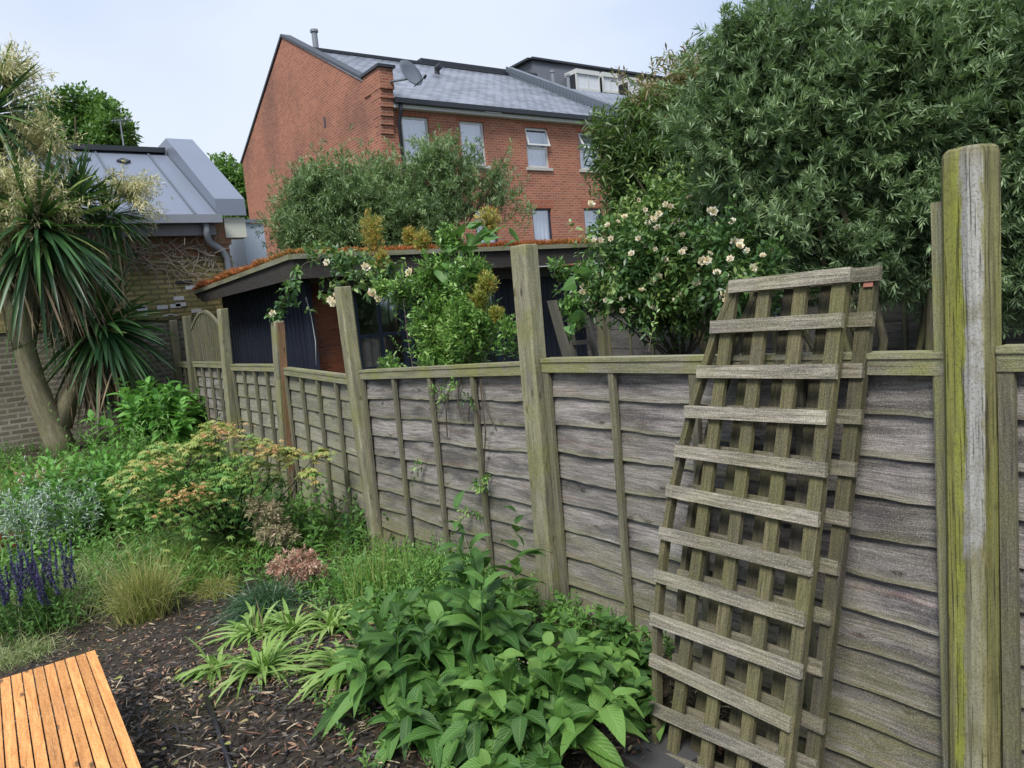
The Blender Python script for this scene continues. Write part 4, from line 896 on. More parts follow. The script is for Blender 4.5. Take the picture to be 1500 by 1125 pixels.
# twiggy outline shoots at the top left
sp = thing('arching_shrub', (6.4, 4.6, -.3), 'dark arching tree with reddish tips between the brick house and the big tree', 'tree')
AS = bl([(1005, 205, .68), (955, 245, .42), (1020, 150, .45), (965, 180, .3), (1060, 240, .7), (940, 285, .33), (1020, 300, .6), (1060, 330, .6), (975, 275, .5), (915, 225, .2)], 8.2)
c = Cloud(); P, D, ct = clusters(AS, 620, 13, .16); T_ = np.clip(.4 + .3 * nz(P, 1.2) + rng.normal(0, .12, len(P)), 0, 1); T_ = np.where(P[:, 2] > hd(1000, 150, 8.2)[2], .92, T_ * .85)
sprays(c, P, D, 9, .11, .022, .14, (1.1, .4), .3, 'lance', 2, .25, T_)
for q in ((880, 190), (895, 215), (890, 240), (893, 265), (905, 305), (1000, 105), (1015, 120), (990, 135), (900, 185), (925, 160), (1105, 110)):
    p = hd(q[0], q[1], 8.0); P = p + rng.normal(0, .11, (26, 3)); sprays(c, P, rdir(26) * .6 + [0, 0, .3], 8, .12, .024, .12, (1.1, .4), .3, 'lance', 2, .25, np.full(26, .85 if q[1] < 145 else .45))
c.build('crown', L_TREE2, sp)
limbs('trunk', (6.4, 4.6, -.3), [b[0] for b in AS] + [hd(882, 200, 8.), hd(1003, 110, 8.), hd(885, 290, 8), hd(925, 160, 8)], .06, BARK, sp)

# ---- grey green bush in front of the brick house
gb = thing('grey_green_bush', hd(600, 380, 13), 'broad grey green bush behind the summerhouse roof, in front of the brick gable', 'bush')
BB = bl([(468, 275, .42), (440, 300, .3), (480, 360, .7), (540, 375, .7), (450, 300, .45), (600, 370, .7), (500, 290, .7), (460, 330, .7), (560, 310, .9), (645, 248, .45), (620, 300, .75), (690, 300, .75), (650, 340, 1.), (500, 350, .9), (730, 330, .6), (655, 235, .28), (455, 265, .3), (560, 350, .9), (720, 280, .4), (430, 350, .5)], 13)
c = Cloud(); P, D, ct = clusters(BB, 800, 16, .17, .35, 1.2, -.3, .4); T_ = np.clip(.15 + .6 * ct + rng.normal(0, .12, len(P)), 0, 1)
sprays(c, P, D, 9, .10, .021, .10, (1.15, .3), .05, 'lance', 2, 0, T_)
for q0, q1 in (((745, 300), (747, 210)), ((735, 300), (738, 240)), ((650, 240), (640, 208)), ((470, 280), (430, 265)), ((540, 280), (545, 245)), ((690, 240), (700, 205)), ((500, 285), (488, 250)), ((455, 300), (440, 262)), ((660, 220), (668, 196)), ((720, 260), (728, 236)), ((580, 270), (572, 236))):
    a_, b_ = hd(*q0, 12.8), hd(*q1, 12.8); t = np.linspace(0, 1, 16)[:, None]; P = a_ + (b_ - a_) * t + rng.normal(0, .05, (16, 3)); sprays(c, P, unit(b_ - a_) + rng.normal(0, .3, (16, 3)), 9, .11, .022, .1, (1.1, .4), .1, 'lance', 2, 0, np.full(16, .4))
c.build('foliage', L_BUSH, gb); limbs('stem', hd(600, 400, 13), [b[0] for b in BB] + [hd(747, 212, 12.8)], .05, BARK, gb)

# ---- distant trees
for lab, lst, dd in (('distant green tree above the left of the grey metal roof', [(80, 185, 1.3), (110, 170, 1.1), (145, 190, 1.2), (60, 200, 1.4), (120, 215, 1.5), (160, 215, .8)], 26),
                     ('distant green tree in the gap left of the brick gable', [(335, 265, 1.1), (345, 300, 1.3), (350, 330, 1.3), (362, 290, 1.2)], 33)):
    t_ = thing('distant_tree', hd(lst[0][0] + 20, 420, dd), lab, 'tree'); B_ = bl(lst, dd); c = Cloud(); P, D = tips(B_, 3600, .5, .8, -.3)
    sprays(c, P, D, 7, .22, .10, .2, (1.2, .5), .2, 'ovate', 2, 0, np.clip(.5 + .35 * nz(P, .8) + rng.normal(0, .1, len(P)), 0, 1)); c.build('crown', L_FAR, t_); limbs('trunk', hd(lst[0][0] + 20, 420, dd), [b[0] for b in B_], .2, BARK, t_)

# ---- climbing rose with cream flowers
def flower(p, r, mat, parent, d=None):
    c = Cloud(); d = unit(np.array([-.6, -.6, .35]) + rng.normal(0, .35, 3)) if d is None else d; a, b = perp(d[None]); a, b = a[0], b[0]
    for n_, an, L_ in ((6, 1.25, 1.), (6, .85, .85), (5, .4, .6)):
        th = np.linspace(0, 6.28, n_ + 1)[:-1] + rng.uniform(0, 1); q = np.cos(th)[:, None] * a + np.sin(th)[:, None] * b
        c.add(np.tile(p, (n_, 1)), d * math.cos(an) + q * math.sin(an), r * L_, r * .95, -.12, 3, 'heart', .35, None, .2, up_=-d)
    return c.build('flower', mat, parent, origin=p)
ro = thing('climbing_rose', hd(970, 520, 6.6), 'climbing rose covered in cream flowers at the right end of the summerhouse roof', 'rose bush')
RB = bl([(940, 345, .18), (965, 325, .30), (1010, 320, .35), (930, 380, .45), (990, 390, .5), (1050, 370, .4), (1085, 400, .3), (912, 420, .22), (960, 430, .35), (1030, 430, .3), (903, 388, .15), (870, 450, .15), (1060, 330, .3), (1060, 400, .22, 5.1), (1095, 425, .17, 5.0), (1040, 350, .2, 5.2), (1120, 395, .14, 4.9), (860, 430, .12)], 6.4)
c = Cloud(); P, D, ct = clusters(RB, 560, 10, .11, .45, 2.2, -.3); T_ = np.clip(.22 + .55 * ct + .35 * sm(1.9, 2.5, P[:, 2]) + rng.normal(0, .1, len(P)), 0, 1)
sprays(c, P, D, 6, .065, .032, .08, (1.2, .6), .2, 'ovate', 2, .2, T_); c.build('foliage', L_ROSE, ro)
limbs('stem', hd(1000, 540, 6.6), [b[0] for b in RB], .022, TWIG, ro)
fl = []
for k in range(99):
    if k < 40:
        q = [(880, 352), (866, 300), (935, 294), (945, 308), (965, 315), (958, 322), (1010, 290), (1030, 296), (1045, 310), (1022, 312), (890, 330), (905, 325), (915, 318), (960, 365), (955, 412), (965, 405), (958, 452), (910, 438), (887, 440), (1022, 395), (1020, 415), (995, 430), (1060, 430), (1040, 372), (1000, 345), (990, 440), (975, 380), (935, 350), (870, 352), (1062, 440), (895, 350), (985, 330), (1070, 380), (912, 455), (1050, 400), (925, 372), (1095, 420), (940, 425), (1003, 365), (975, 300)][k]
        p = hd(q[0], q[1], (5.95 if q[0] < 1035 else 4.9) + random.uniform(-.06, .06)); n_ = 1 if k % 2 else 2
    else:
        i = rng.integers(len(RB)); d = unit(np.array([-.62, -.7, .45]) + rng.normal(0, .75, 3)); p = RB[i][0] + d * RB[i][1] * 1.05
    flower(p, random.uniform(.020, .040), PETAL, ro)

# ---- climbing shrub spilling over the fence
cs = thing('climbing_shrub', (2.6, 4.1, -.2), 'bright leafy climbing shrub with orange shoots spilling over the fence', 'shrub')
CS = bl([(600, 480, .20), (640, 440, .24), (690, 480, .24), (610, 530, .24), (660, 530, .26), (720, 540, .22), (640, 390, .18), (690, 410, .18), (590, 430, .14), (650, 490, .26), (740, 520, .12), (700, 560, .16), (640, 560, .12), (660, 350, .10), (560, 420, .08), (745, 480, .07), (590, 490, .14), (570, 535, .1), (735, 555, .12), (630, 420, .16), (710, 460, .16)], X_=2.62)
CS2 = bl([(815, 400, .10), (835, 440, .13), (850, 480, .12), (830, 500, .12), (820, 430, .1), (865, 510, .10), (855, 400, .08)], X_=3.2)
c = Cloud(); cst = Cloud(); P, D = tips(CS, 4600, .6, 5., -.15, .6); sprays(c, P, D, 7, .042, .018, .07, (1.1, .5), .1, 'ovate', 2, .25, np.clip(.5 + .3 * nz(P, 5) + rng.normal(0, .12, len(P)), 0, 1), cst)
P, D = tips(CS2, 700, .6, 5., -.2, .6); sprays(c, P, D, 7, .042, .018, .07, (1.1, .5), .1, 'ovate', 2, .25, rng.random(len(P)) * .6, cst)
B_ = P0 = np.array([hx(q[0], q[1], 2.6) for q in ((600, 500), (640, 470), (690, 460), (720, 500), (580, 470), (655, 400), (560, 440), (740, 560), (625, 560), (590, 520), (950, 515), (690, 390))]); D_ = unit(np.array([0, 0, 1.]) + rng.normal(0, .35, (12, 3)))
stemmy(c, cst, B_, D_, rng.uniform(.16, .32, 12), 16, .042, .016, .1, .1, 1., .1, 'ovate', 2, .2, .4, .005)
c.build('foliage', L_PYR, cs); cst.build('twigs', TWIG, cs)
limbs('stem', (2.55, 4.1, -.3), [b[0] for b in CS[:12]], .018, TWIG, cs)
for q, r, x_ in (((545, 330), .13, 2.9), ((548, 355), .12, 2.9), ((600, 345), .07, 2.8), ((618, 352), .085, 2.8), ((716, 325), .10, 2.8), ((712, 418), .085, 2.6), ((700, 440), .08, 2.6), ((560, 380), .08, 2.9), ((728, 460), .05, 2.6)):
    c = Cloud(); ctr = hx(*q, x_); P, D = tips([(ctr, (r * .9, r * .9, r * 1.05))], 170, .6, 8, -.9, .6); sprays(c, P, D, 7, .026, .008, .03, (1.1, .4), 0, 'lance', 2, 0, np.clip(rng.normal(.4 if q[1] < 400 else .15, .2, len(P)), 0, 1))
    c.build('young_shoot', L_ORTIP, cs)
c = Cloud()
for q, x_ in (((690, 335), 2.7), ((705, 328), 2.7), ((680, 350), 2.7), ((725, 345), 2.7), ((655, 395), 2.6), ((640, 385), 2.6), ((690, 405), 2.6), ((648, 400), 2.6), ((740, 340), 2.7), ((675, 362), 2.7), ((845, 410), 3.1), ((840, 470), 3.0)):
    P = hx(*q, x_) + rng.normal(0, .03, (3, 3)); d = unit(rng.normal(0, 1, (3, 3)) * [1, 1, .5] + [-.5, -.3, 0]); c.add(P, d, rng.uniform(.09, .14, 3), rng.uniform(.07, .10, 3), .25, 5, 'heart', .25, .8, .5, .03)
c.build('broad_leaves', L_BIG, cs)
# sprays of it poking through the fence boards
for lab, pts in (('small leafy sprig poking through the fence below the mossy rail, left of centre', [(617, 672, 14)]), ('leafy sprig growing out of the fence boards below the hanging shoot', [(700, 705, 26), (690, 740, 12), (712, 690, 16)]),
                 ('green shoot of the climbing shrub hanging over the top rail', [(650, 575, 30), (640, 560, 24), (690, 575, 26), (670, 560, 30)])):
    t_ = thing('leafy_sprig', hx(pts[0][0], pts[0][1], FX - .03), lab, 'sprig'); c = Cloud(); s_ = Cloud()
    for x_, y_, n_ in pts:
        p = hx(x_, y_ + 8, FX - .03); stemmy(c, s_, p + rng.normal(0, .012, (5, 3)) * [.5, 1, 1], unit(rng.normal(0, .6, (5, 3)) + [-.6, -.1, .35]), rng.uniform(.05, .13, 5), 9, .04, .013, .1, .25, 1., .1, 'lance', 2, .2, .3, .004)
    c.build('leaves', L_PYR, t_); s_.build('stems', TWIG, t_)
mb = MB()
for k in range(5):
    a_ = hx(670 + k * 8, 545, FX - .02); b_ = hx(655 + k * 16, 590 + 6 * k, FX - .05); mb.tube([a_, (a_ + b_) / 2 + rng.normal(0, .02, 3), b_, b_ + [0, rng.normal(0, .04), -.06]], .004, 5)
for q0, q1 in (((703, 560), (708, 700)), ((640, 560), (655, 640))): mb.tube([hx(*q0, FX - .03), hx((q0[0] + q1[0]) / 2 + 6, (q0[1] + q1[1]) / 2, FX - .045), hx(*q1, FX - .03)], .004, 5)
mb.build('dead_stems', TWIG, t_)
# rose sprig at the orange post and along the eave
t_ = thing('rose_sprig', hx(418, 470, 2.35), 'thin rose stem arching from the summerhouse eave down to the reddish post', 'rose sprig')
c = Cloud(); path = np.array([hx(q[0], q[1], x_) for q, x_ in (((470, 380), 2.8), ((448, 385), 2.7), ((432, 400), 2.55), ((424, 425), 2.4), ((412, 450), 2.3), ((402, 465), 2.22))])
mb = MB(); mb.tube(path, .006, 6); mb.build('stem', TWIG, t_)
tt = np.linspace(.35, 1, 24); P = np.stack([np.interp(tt * 5, range(6), path[:, k]) for k in range(3)], -1); sprays(c, P + rng.normal(0, .03, P.shape), rdir(24) + [0, 0, -.2], 7, .075, .038, .06, (1.2, .6), .2, 'ovate', 3, .2, rng.random(24) * .6)
for q in ((465, 372), (480, 375), (495, 378), (510, 385), (520, 395), (500, 392), (535, 380), (490, 425), (480, 435), (540, 425), (575, 400), (560, 395)):
    P = hx(*q, 2.85) + rng.normal(0, .06, (12, 3)); sprays(c, P, rdir(12), 6, .07, .034, .06, (1.2, .6), .2, 'ovate', 3, .2, rng.random(12))
c.build('leaves', L_ROSE, t_)
for q in ((492, 432), (484, 440), (400, 460), (536, 392), (600, 400), (555, 437), (545, 430), (621, 462), (479, 385), (488, 445)): flower(hx(*q, 2.72 if q[0] > 420 else 2.2), random.uniform(.03, .05), PETAL, t_)

# ---- cabbage palm at the far left
pl = thing('cabbage_palm', (.75, 11.0, .25), 'cabbage palm with spiky green heads, dead brown skirts and cream plumes', 'palm tree')
PY = 11.0
mb = MB()
def pth(*q): return [hy(a_, b_, PY + c_) for a_, b_, c_ in q]
mb.tube([p + rng.normal(0, .008, 3) for p in pth((95, 690, 0), (84, 640, 0), (66, 600, 0), (48, 555, -.02), (35, 510, -.05), (45, 450, -.1), (60, 380, -.15))], [.20, .17, .15, .13, .12, .11, .09], 12)
mb.tube(pth((88, 625, .0), (100, 580, .05), (125, 545, .1), (148, 500, .05)), [.14, .12, .1, .08], 10)
mb.tube(pth((35, 510, -.05), (15, 430, .1), (-5, 330, .2), (-15, 200, .2)), [.12, .1, .09, .08], 10)
mb.tube(pth((60, 380, -.1), (90, 340, .1), (112, 300, .2)), [.09, .08, .06], 10)
mb.build('trunk', PALMB, pl, smooth=True)
def head(q, dy, n, L_, w, upv=.5, sprd=1., tn=None):
    p = hy(q[0], q[1], PY + dy); c = Cloud(); d = rdir(n) * [sprd, sprd, 1.] + [0, 0, upv]; d = unit(d); low = d[:, 2] < -.35
    tn = np.where(rng.random(n) < .06, .95, rng.random(n) * .75); c.add(p + d * .06, d, L_ * rng.uniform(.75, 1.12, n), w * rng.uniform(.8, 1.15, n), np.clip(.30 - .1 * d[:, 2] + rng.normal(0, .14, n), -.02, .7), 6, 'strap', .3, tn, .35)
    return c.build('leaf_head', L_PALM, pl)
head((55, 335), -.15, 340, 1.14, .056, -.05); head((150, 480), .05, 280, .94, .050, -.1); head((112, 300), .2, 130, .80, .040, .55); head((-15, 170), .2, 190, .95, .045, .1); head((160, 318), .25, 110, .62, .036, .1)
def skirt(q, dy, n, L_, sx=.25):
    c = Cloud(); p = hy(q[0], q[1], PY + dy); P = p + rng.normal(0, 1, (n, 3)) * [sx, .15, .10]; c.add(P, unit(rng.normal(0, .25, (n, 3)) + [0, 0, -1.]), L_ * rng.uniform(.5, 1.1, n), .028, .1, 5, 'strap', .4, None, .8); c.build('dead_skirt', L_DEAD, pl)
skirt((85, 400), -.1, 260, .85); skirt((140, 540), .05, 180, .7, .16); skirt((0, 260), .2, 140, .7); skirt((120, 350), .2, 80, .6)
def plume(q, rad, dy, n, dirx=(0, 0, 1.)):
    """branched panicle: many side branches set with tiny flowers"""
    c = Cloud(); ctr = hy(q[0], q[1], PY + dy); m_ = 60
    d = unit(rdir(m_) + np.array(dirx) * .8); L_ = rad * rng.uniform(.7, 1.25, m_); c.add(np.tile(ctr - np.array(dirx) * rad * .5, (m_, 1)), d, L_ * 1.3, .014, .18, 5, 'blade', 0, .7)
    i = rng.integers(0, m_, n); t = rng.random(n) ** .7; B_ = ctr - np.array(dirx) * rad * .5 + (L_ * 1.3)[i, None] * (d[i] * t[:, None] - .18 * (t ** 2)[:, None] * ZV)
    c.add(B_ + rng.normal(0, .02, (n, 3)), rdir(n) + d[i] * .6 - ZV * .25, rng.uniform(.03, .12, n), .014, .15, 2, 'lance', 0); c.build('flower_plume', L_PANI, pl)
plume((42, 280), .50, -.35, 4800); plume((60, 205), .36, -.1, 2600, (.3, 0, .6)); plume((15, 100), .42, .1, 2600, (.55, 0, .75)); plume((192, 275), .40, .15, 2400, (.5, 0, .5)); plume((10, 330), .34, -.4, 1800); plume((-10, 250), .4, -.2, 1800)

vn = Cloud(); mbv = MB()
for k in range(85):
    q = (random.uniform(165, 325), random.uniform(352, 398)); p = hy(*q, WY - .01); d = unit(np.array([rng.normal(), 0, rng.normal() * .6])); pts = [p]
    for j in range(6): d = unit(d + rng.normal(0, .55, 3) * [1, .25, .8]); pts.append(pts[-1] + d * .09)
    mbv.tube(pts, np.linspace(.009, .003, 7), 5, False)
tag(mbv.build('dry_climber', DEADV, origin=hy(240, 400, WY)), 'tangle of bare dry climber stems on the brick wall under the grey gutter', 'climber')

# ---- planting in the bed ------------------------------------------------
def plant(name, base, label, cat, group=None): return thing(name, base, label, cat, group)
# leafy ground cover and grasses (uncountable)
BX = [G(*q) for q in ((-80, 950), (0, 930), (60, 915), (130, 905), (200, 885), (280, 865), (350, 868), (450, 880), (520, 890), (570, 940), (640, 960), (740, 960), (860, 975), (930, 985))]
BXX = np.array([b_[0] for b_ in BX]); BXY = np.array([b_[1] for b_ in BX])
def bedmask(x, y): return y > np.interp(x, BXX, BXY) + .12 * np.sin(5 * x)
def cover():
    n = 2600; x = rng.uniform(-3.6, 2.2, n); y = rng.uniform(2.6, 11.8, n); k = bedmask(x, y); x, y = x[k], y[k]; n = len(x)
    B_ = np.stack([x, y, gz(x, y)], -1); c = Cloud(); s_ = Cloud(); pat = nz(B_, .9); near = sm(2.6, 6., y)
    H = rng.uniform(.12, .36, n) * (.45 + .55 * near) * (1 + .4 * pat); D = unit(np.stack([rng.normal(0, .3, n), rng.normal(0, .3, n), np.ones(n)], -1)); T_ = np.clip(.45 + .35 * pat + rng.normal(0, .1, n), 0, 1)
    a_ = pat > .1
    stemmy(c, s_, B_[a_], D[a_], H[a_], 12, .085, .032, .1, .15, 1.1, .25, 'ovate', 3, .25, .4, .005, T_[a_])
    stemmy(c, s_, B_[~a_], D[~a_], H[~a_], 18, .06, .012, .05, .2, .9, .2, 'lance', 2, 0, .3, .005, T_[~a_])
    # feathery side leaves
    m_ = 22000; x = rng.uniform(-3.2, 2.22, m_); y = 3.0 + 7 * rng.random(m_) ** 1.5; k = bedmask(x, y) & (nz(np.stack([x, y, 0 * x], -1), 1.4) > -.45); x, y = x[k], y[k]
    P = np.stack([x, y, gz(x, y) + rng.uniform(.0, .2, len(x)) * (.5 + .5 * sm(3, 6, y))], -1)
    c.add(P, rdir(len(x)) * [1, 1, .5] + [0, 0, .55], rng.uniform(.05, .14, len(x)), rng.uniform(.006, .022, len(x)), .3, 3, 'lance', .2, np.clip(.5 + .35 * nz(P, 1.4) + rng.normal(0, .15, len(x)), 0, 1))
    tag(c.build('leafy_ground_cover', L_WEED), 'mixed leafy weeds and ground cover filling the bed along the fence', 'ground cover', kind='stuff')
    st_ = s_.build('stems', L_WEED, bpy.data.objects['leafy_ground_cover']); tag(st_, kind='stuff')
    c = Cloud(); m_ = 9000; x = rng.uniform(-2.5, 2.15, m_); y = 3.9 + 3.4 * rng.random(m_) ** 1.3; k = bedmask(x, y) & (nz(np.stack([x, y, 0 * x], -1), 1.1) > -.1); x, y = x[k], y[k]
    P = np.stack([x, y, gz(x, y)], -1); c.add(P, rdir(len(x)) * [.6, .6, .1] + [0, 0, .8], rng.uniform(.12, .34, len(x)), .006, rng.uniform(.1, .6, len(x)), 5, 'blade')
    tag(c.build('meadow_grass', L_GRASS), 'fine green grass growing among the weeds in the middle of the bed', 'grass', kind='stuff')
cover()
def grass_tuft(name, base, n, L_, w, mat, label, cat, droop=(.3, .8), lean=.5, rad=.06, dirn=(0, 0), dw=1.):
    t_ = plant(name, base, label, cat); c = Cloud(); P = base + rng.normal(0, 1, (n, 3)) * [rad, rad, 0]
    D = unit(rng.normal(0, 1, (n, 3)) * [lean, lean, .15] + [dirn[0], dirn[1], dw]); c.add(P, D, L_ * rng.uniform(.55, 1.1, n), w, rng.uniform(*droop, n), 6, 'blade'); c.build('blades', mat, t_); return t_
g_ = G(120, 880); grass_tuft('feather_grass', g_, 5200, .62, .0042, L_STIPA, 'pale mound of fine feather grass beside the purple flowers', 'grass', (.5, 1.0), .5, .16, (.25, 0), 1.1)
g_ = G(35, 965); grass_tuft('feather_grass', g_, 500, .3, .0035, L_STIPA, 'small pale grass clump at the left edge above the bench', 'grass', (.5, 1.0), .6, .1)
g_ = G(215, 905); grass_tuft('upright_grass', g_, 1500, .55, .0045, L_TUFT, 'yellowish grass tuft standing at the edge of the bare soil', 'grass', (.15, .75), .30, .06)
g_ = G(320, 870); grass_tuft('upright_grass', g_, 900, .30, .004, L_TUFT, 'low straw coloured grass tuft left of the dark sedge', 'grass', (.5, 1.), .5, .05)
g_ = G(255, 845); grass_tuft('upright_grass', g_, 2600, .42, .005, L_GRASS, 'lush green grass mound behind the yellowish tuft', 'grass', (.3, .9), .55, .2)
g_ = G(300, 820); grass_tuft('upright_grass', g_, 2200, .38, .005, L_GRASS, 'lush green grass mound in front of the maple stems', 'grass', (.3, .9), .6, .2)
g_ = G(395, 895); grass_tuft('dark_sedge', g_, 900, .42, .0065, L_CAREX, 'dark green arching sedge beneath the pink shrub', 'sedge', (.4, .8), .6, .06, (-.35, -.1))
# strap leaved clumps
for (q, n, L_, dr, lab) in (((318, 985), 20, .25, (-.5, -.1), 'leftmost low clump of pale strap leaves on the mulch'), ((386, 985), 30, .33, (0, -.1), 'large rosette of pale strap leaves in the middle of its row'),
        ((506, 985), 22, .33, (-.7, -.0), 'pale strap leaved clump leaning left against the comfrey'), ((375, 930), 24, .30, (-.2, 0), 'pale strap leaved clump below the dark sedge'),
        ((430, 925), 24, .30, (.1, 0), 'pale strap leaved clump with a dry flower stalk below the pink shrub'), ((485, 925), 24, .30, (.2, .1), 'pale strap leaved clump behind the leaning one'), ((545, 900), 20, .3, (.2, 0), 'pale strap leaved clump nearest the fence')):
    base = G(*q); n = int(n * 1.35); t_ = plant('strap_leaved_clump', base, lab, 'plant', 'pale strap leaved clumps'); c = Cloud(); D = unit(rng.normal(0, 1, (n * 2, 3)) * [.9, .9, .15] + [dr[0], dr[1], .75])
    c.add(base + rng.normal(0, .018, (n * 2, 3)) * [1, 1, 0], D, 1.15 * L_ * rng.uniform(.6, 1.15, n * 2), rng.uniform(.014, .024, n * 2), rng.uniform(.35, .85, n * 2), 7, 'strap', .3, None, .25); c.build('leaves', L_AGA, t_)
    if q[0] in (430, 375): c = Cloud(); c.add(base + rng.normal(0, .02, (3, 3)), unit(np.array([[0, 0, 1.], [.1, 0, 1], [-.1, .1, 1]])), .2, .008, 0, 3, 'strap'); c.build('dry_stalk', L_DEAD, t_)
# pink shrub
base = G(432, 885); t_ = plant('pink_leaved_shrub', base, 'small shrub with salmon pink young leaves in the middle of the bed', 'shrub')
B_ = [(hd(q[0], q[1], 4.45), r) for q, r in (((420, 822), .09), ((455, 825), .09), ((435, 840), .11), ((410, 832), .07), ((440, 812), .06), ((430, 855), .06), ((470, 832), .05), ((395, 830), .04))]
c = Cloud(); P, D = tips(B_, 330, .6, 6, -.6, .5); sprays(c, P, D, 9, .032, .008, .03, (1.2, .4), .15, 'lance', 2, .2); c.build('foliage', L_PINK, t_); limbs('stem', base, [b[0] for b in B_], .008, TWIG, t_)
base = G(390, 800); t_ = plant('pale_pink_shrub', base, 'faded pinkish brown shrub at the foot of the far fence panels', 'shrub')
B_ = [(hd(q[0], q[1], 5.4), r) for q, r in (((395, 765), .14), ((375, 745), .1), ((410, 780), .12), ((400, 745), .08))]
c = Cloud(); P, D = tips(B_, 330, .6, 6, -.6, .5); sprays(c, P, D, 8, .045, .010, .03, (1.2, .4), .2, 'lance', 2, .2); c.build('foliage', L_PINK if 0 else leafmat('faded_pink_leaf', [(.36, .32, .20), (.48, .36, .27), (.24, .28, .12)], .6, .3), t_); limbs('stem', base, [b[0] for b in B_], .008, TWIG, t_)
# japanese maple
base = G(345, 800); t_ = plant('japanese_maple', base, 'small spreading maple with layered yellow green leaves tipped pink, in front of the far fence', 'tree')
c = Cloud(); plates = [(320, 625, .18, .75), (290, 645, .20, .7), (245, 650, .22, .68), (225, 660, .15, .6), (210, 690, .16, .55), (185, 690, .12, .6), (175, 700, .08, .8), (400, 655, .16, .8), (430, 662, .12, .75), (370, 645, .14, .7), (345, 670, .22, .45), (300, 680, .25, .3), (260, 690, .22, .35), (330, 700, .20, .3), (240, 715, .18, .45), (280, 715, .22, .35), (215, 722, .14, .6), (262, 730, .12, .7), (310, 728, .15, .5), (345, 715, .16, .4), (450, 690, .08, .7), (470, 660, .06, .7), (375, 680, .15, .6), (285, 655, .2, .5), (310, 620, .1, .8), (400, 700, .1, .5), (290, 760, .18, .3), (340, 745, .2, .25)]
ends = []
for x_, y_, r, tn in plates:
    n = int(40 + 200 * r); ctr = hd(x_, y_, 5.55 + random.uniform(-.25, .25)); ends.append(ctr); P = ctr + rng.normal(0, 1, (n, 3)) * [r * .58, r * .58, .018]
    P[:, 2] -= .35 * ((P[:, :2] - ctr[:2]) ** 2).sum(1) / max(r, .1); az = rng.uniform(0, 6.28, n); f = np.stack([np.cos(az), np.sin(az), np.full(n, -.35)], -1); tq = np.clip(tn * .70 + rng.normal(0, .14, n), 0, 1)
    for a_, l_ in ((0, .055), (.55, .048), (-.55, .048), (1.15, .036), (-1.15, .036)):
        d = np.stack([np.cos(az + a_), np.sin(az + a_), np.full(n, -.30)], -1); c.add(P, d, l_ * rng.uniform(.85, 1.2, n), l_ * .34, .18, 2, 'lance', .2, tq, .12)
for x_, y_, r in ((238, 678, .06), (258, 728, .07), (285, 717, .07), (333, 632, .05), (392, 655, .04)):
    P = hd(x_, y_, 5.2) + rng.normal(0, 1, (60, 3)) * [r * 1.3, r * 1.3, .03]; az = rng.uniform(0, 6.28, 60)
    for a_ in (0, .6, -.6): c.add(P, np.stack([np.cos(az + a_), np.sin(az + a_), np.full(60, -.3)], -1), .04, .013, .15, 2, 'lance', .2, rng.uniform(.6, .95, 60), .12)
c.build('foliage', L_MAPLE, t_); limbs('stem', base, ends + [hd(310, 720, 5.3), hd(360, 700, 5.4)], .016, plain('dark_stem', (.03, .022, .02), .6), t_)
# bright green large leaved bush at the fence
base = np.array(hx(248, 690, 1.75)); base[2] = gz(base[0], base[1]); t_ = plant('fresh_green_bush', base, 'fresh green bush with large drooping leaves beside the cabbage palm', 'bush')
c = Cloud(); s_ = Cloud(); n = 44; D = unit(rng.normal(0, 1, (n, 3)) * [.42, .42, .1] + [0, 0, 1]); H_ = hd(240, 560, 9.2)[2] - base[2]
stemmy(c, s_, base + rng.normal(0, .15, (n, 3)) * [1, 1, 0], D, rng.uniform(.65, 1.2, n) * H_, 9, .22, .10, .35, .08, 1.15, .3, 'ovate', 5, .3, .25, .012, None, .2, .02, True)
c.build('leaves', L_HYD, t_); s_.build('stems', L_WEED, t_)
# fern-like and leafy perennials in the back bed
def perennial(name, q, n, H_, nl, Lf, Wf, mat, label, cat, prof='lance', rad=.15, pair=False, lean=.3, fold=.2, ang=1., droop=.25, wave=0., tn=None, bend=.15, tap=.4):
    base = G(*q); t_ = plant(name, base, label, cat); c = Cloud(); s_ = Cloud()
    B_ = base + rng.normal(0, rad, (n, 3)) * [1, 1, 0]; B_[:, 2] = gz(B_[:, 0], B_[:, 1]); stemmy(c, s_, B_, unit(rng.normal(0, 1, (n, 3)) * [lean, lean, .1] + [0, 0, 1]), H_ * rng.uniform(.6, 1.1, n), nl, Lf, Wf, .12, bend, ang, droop, prof, 4, fold, tap, .008, tn, .15, wave, pair)
    c.build('leaves', mat, t_); s_.build('stems', L_WEED, t_); return t_, base
perennial('leafy_perennial', (175, 775), 70, .72, 14, .15, .045, L_WEED, 'tall mid green leafy plant left of the maple', 'plant', 'lance', .3)
perennial('leafy_perennial', (120, 765), 70, .8, 15, .16, .05, L_HYD, 'broad leaved green plant behind the silver one', 'plant', 'ovate', .3)
perennial('leafy_perennial', (205, 720), 70, .95, 18, .12, .026, L_WEED, 'ferny green plant under the fresh green bush', 'plant', 'lance', .3)
perennial('leafy_perennial', (450, 790), 50, .55, 12, .10, .035, L_WEED, 'dark leafy plant at the foot of the leaning mossy post', 'plant', 'ovate', .25)
perennial('leafy_perennial', (520, 800), 30, .38, 12, .10, .04, L_COM, 'leafy weeds at the foot of the leaning post', 'plant', 'ovate', .2)
perennial('leafy_perennial', (395, 770), 26, .45, 14, .09, .02, L_CAREX, 'narrow leaved dark plant below the reddish post', 'plant', 'lance', .2)
perennial('leafy_perennial', (25, 760), 120, .55, 22, .10, .010, L_GRASS, 'needle leaved green plant at the left edge', 'plant', 'lance', .28)
perennial('leafy_perennial', (160, 850), 30, .34, 12, .08, .03, L_WEED, 'low green plant behind the feather grass', 'plant', 'ovate', .22)
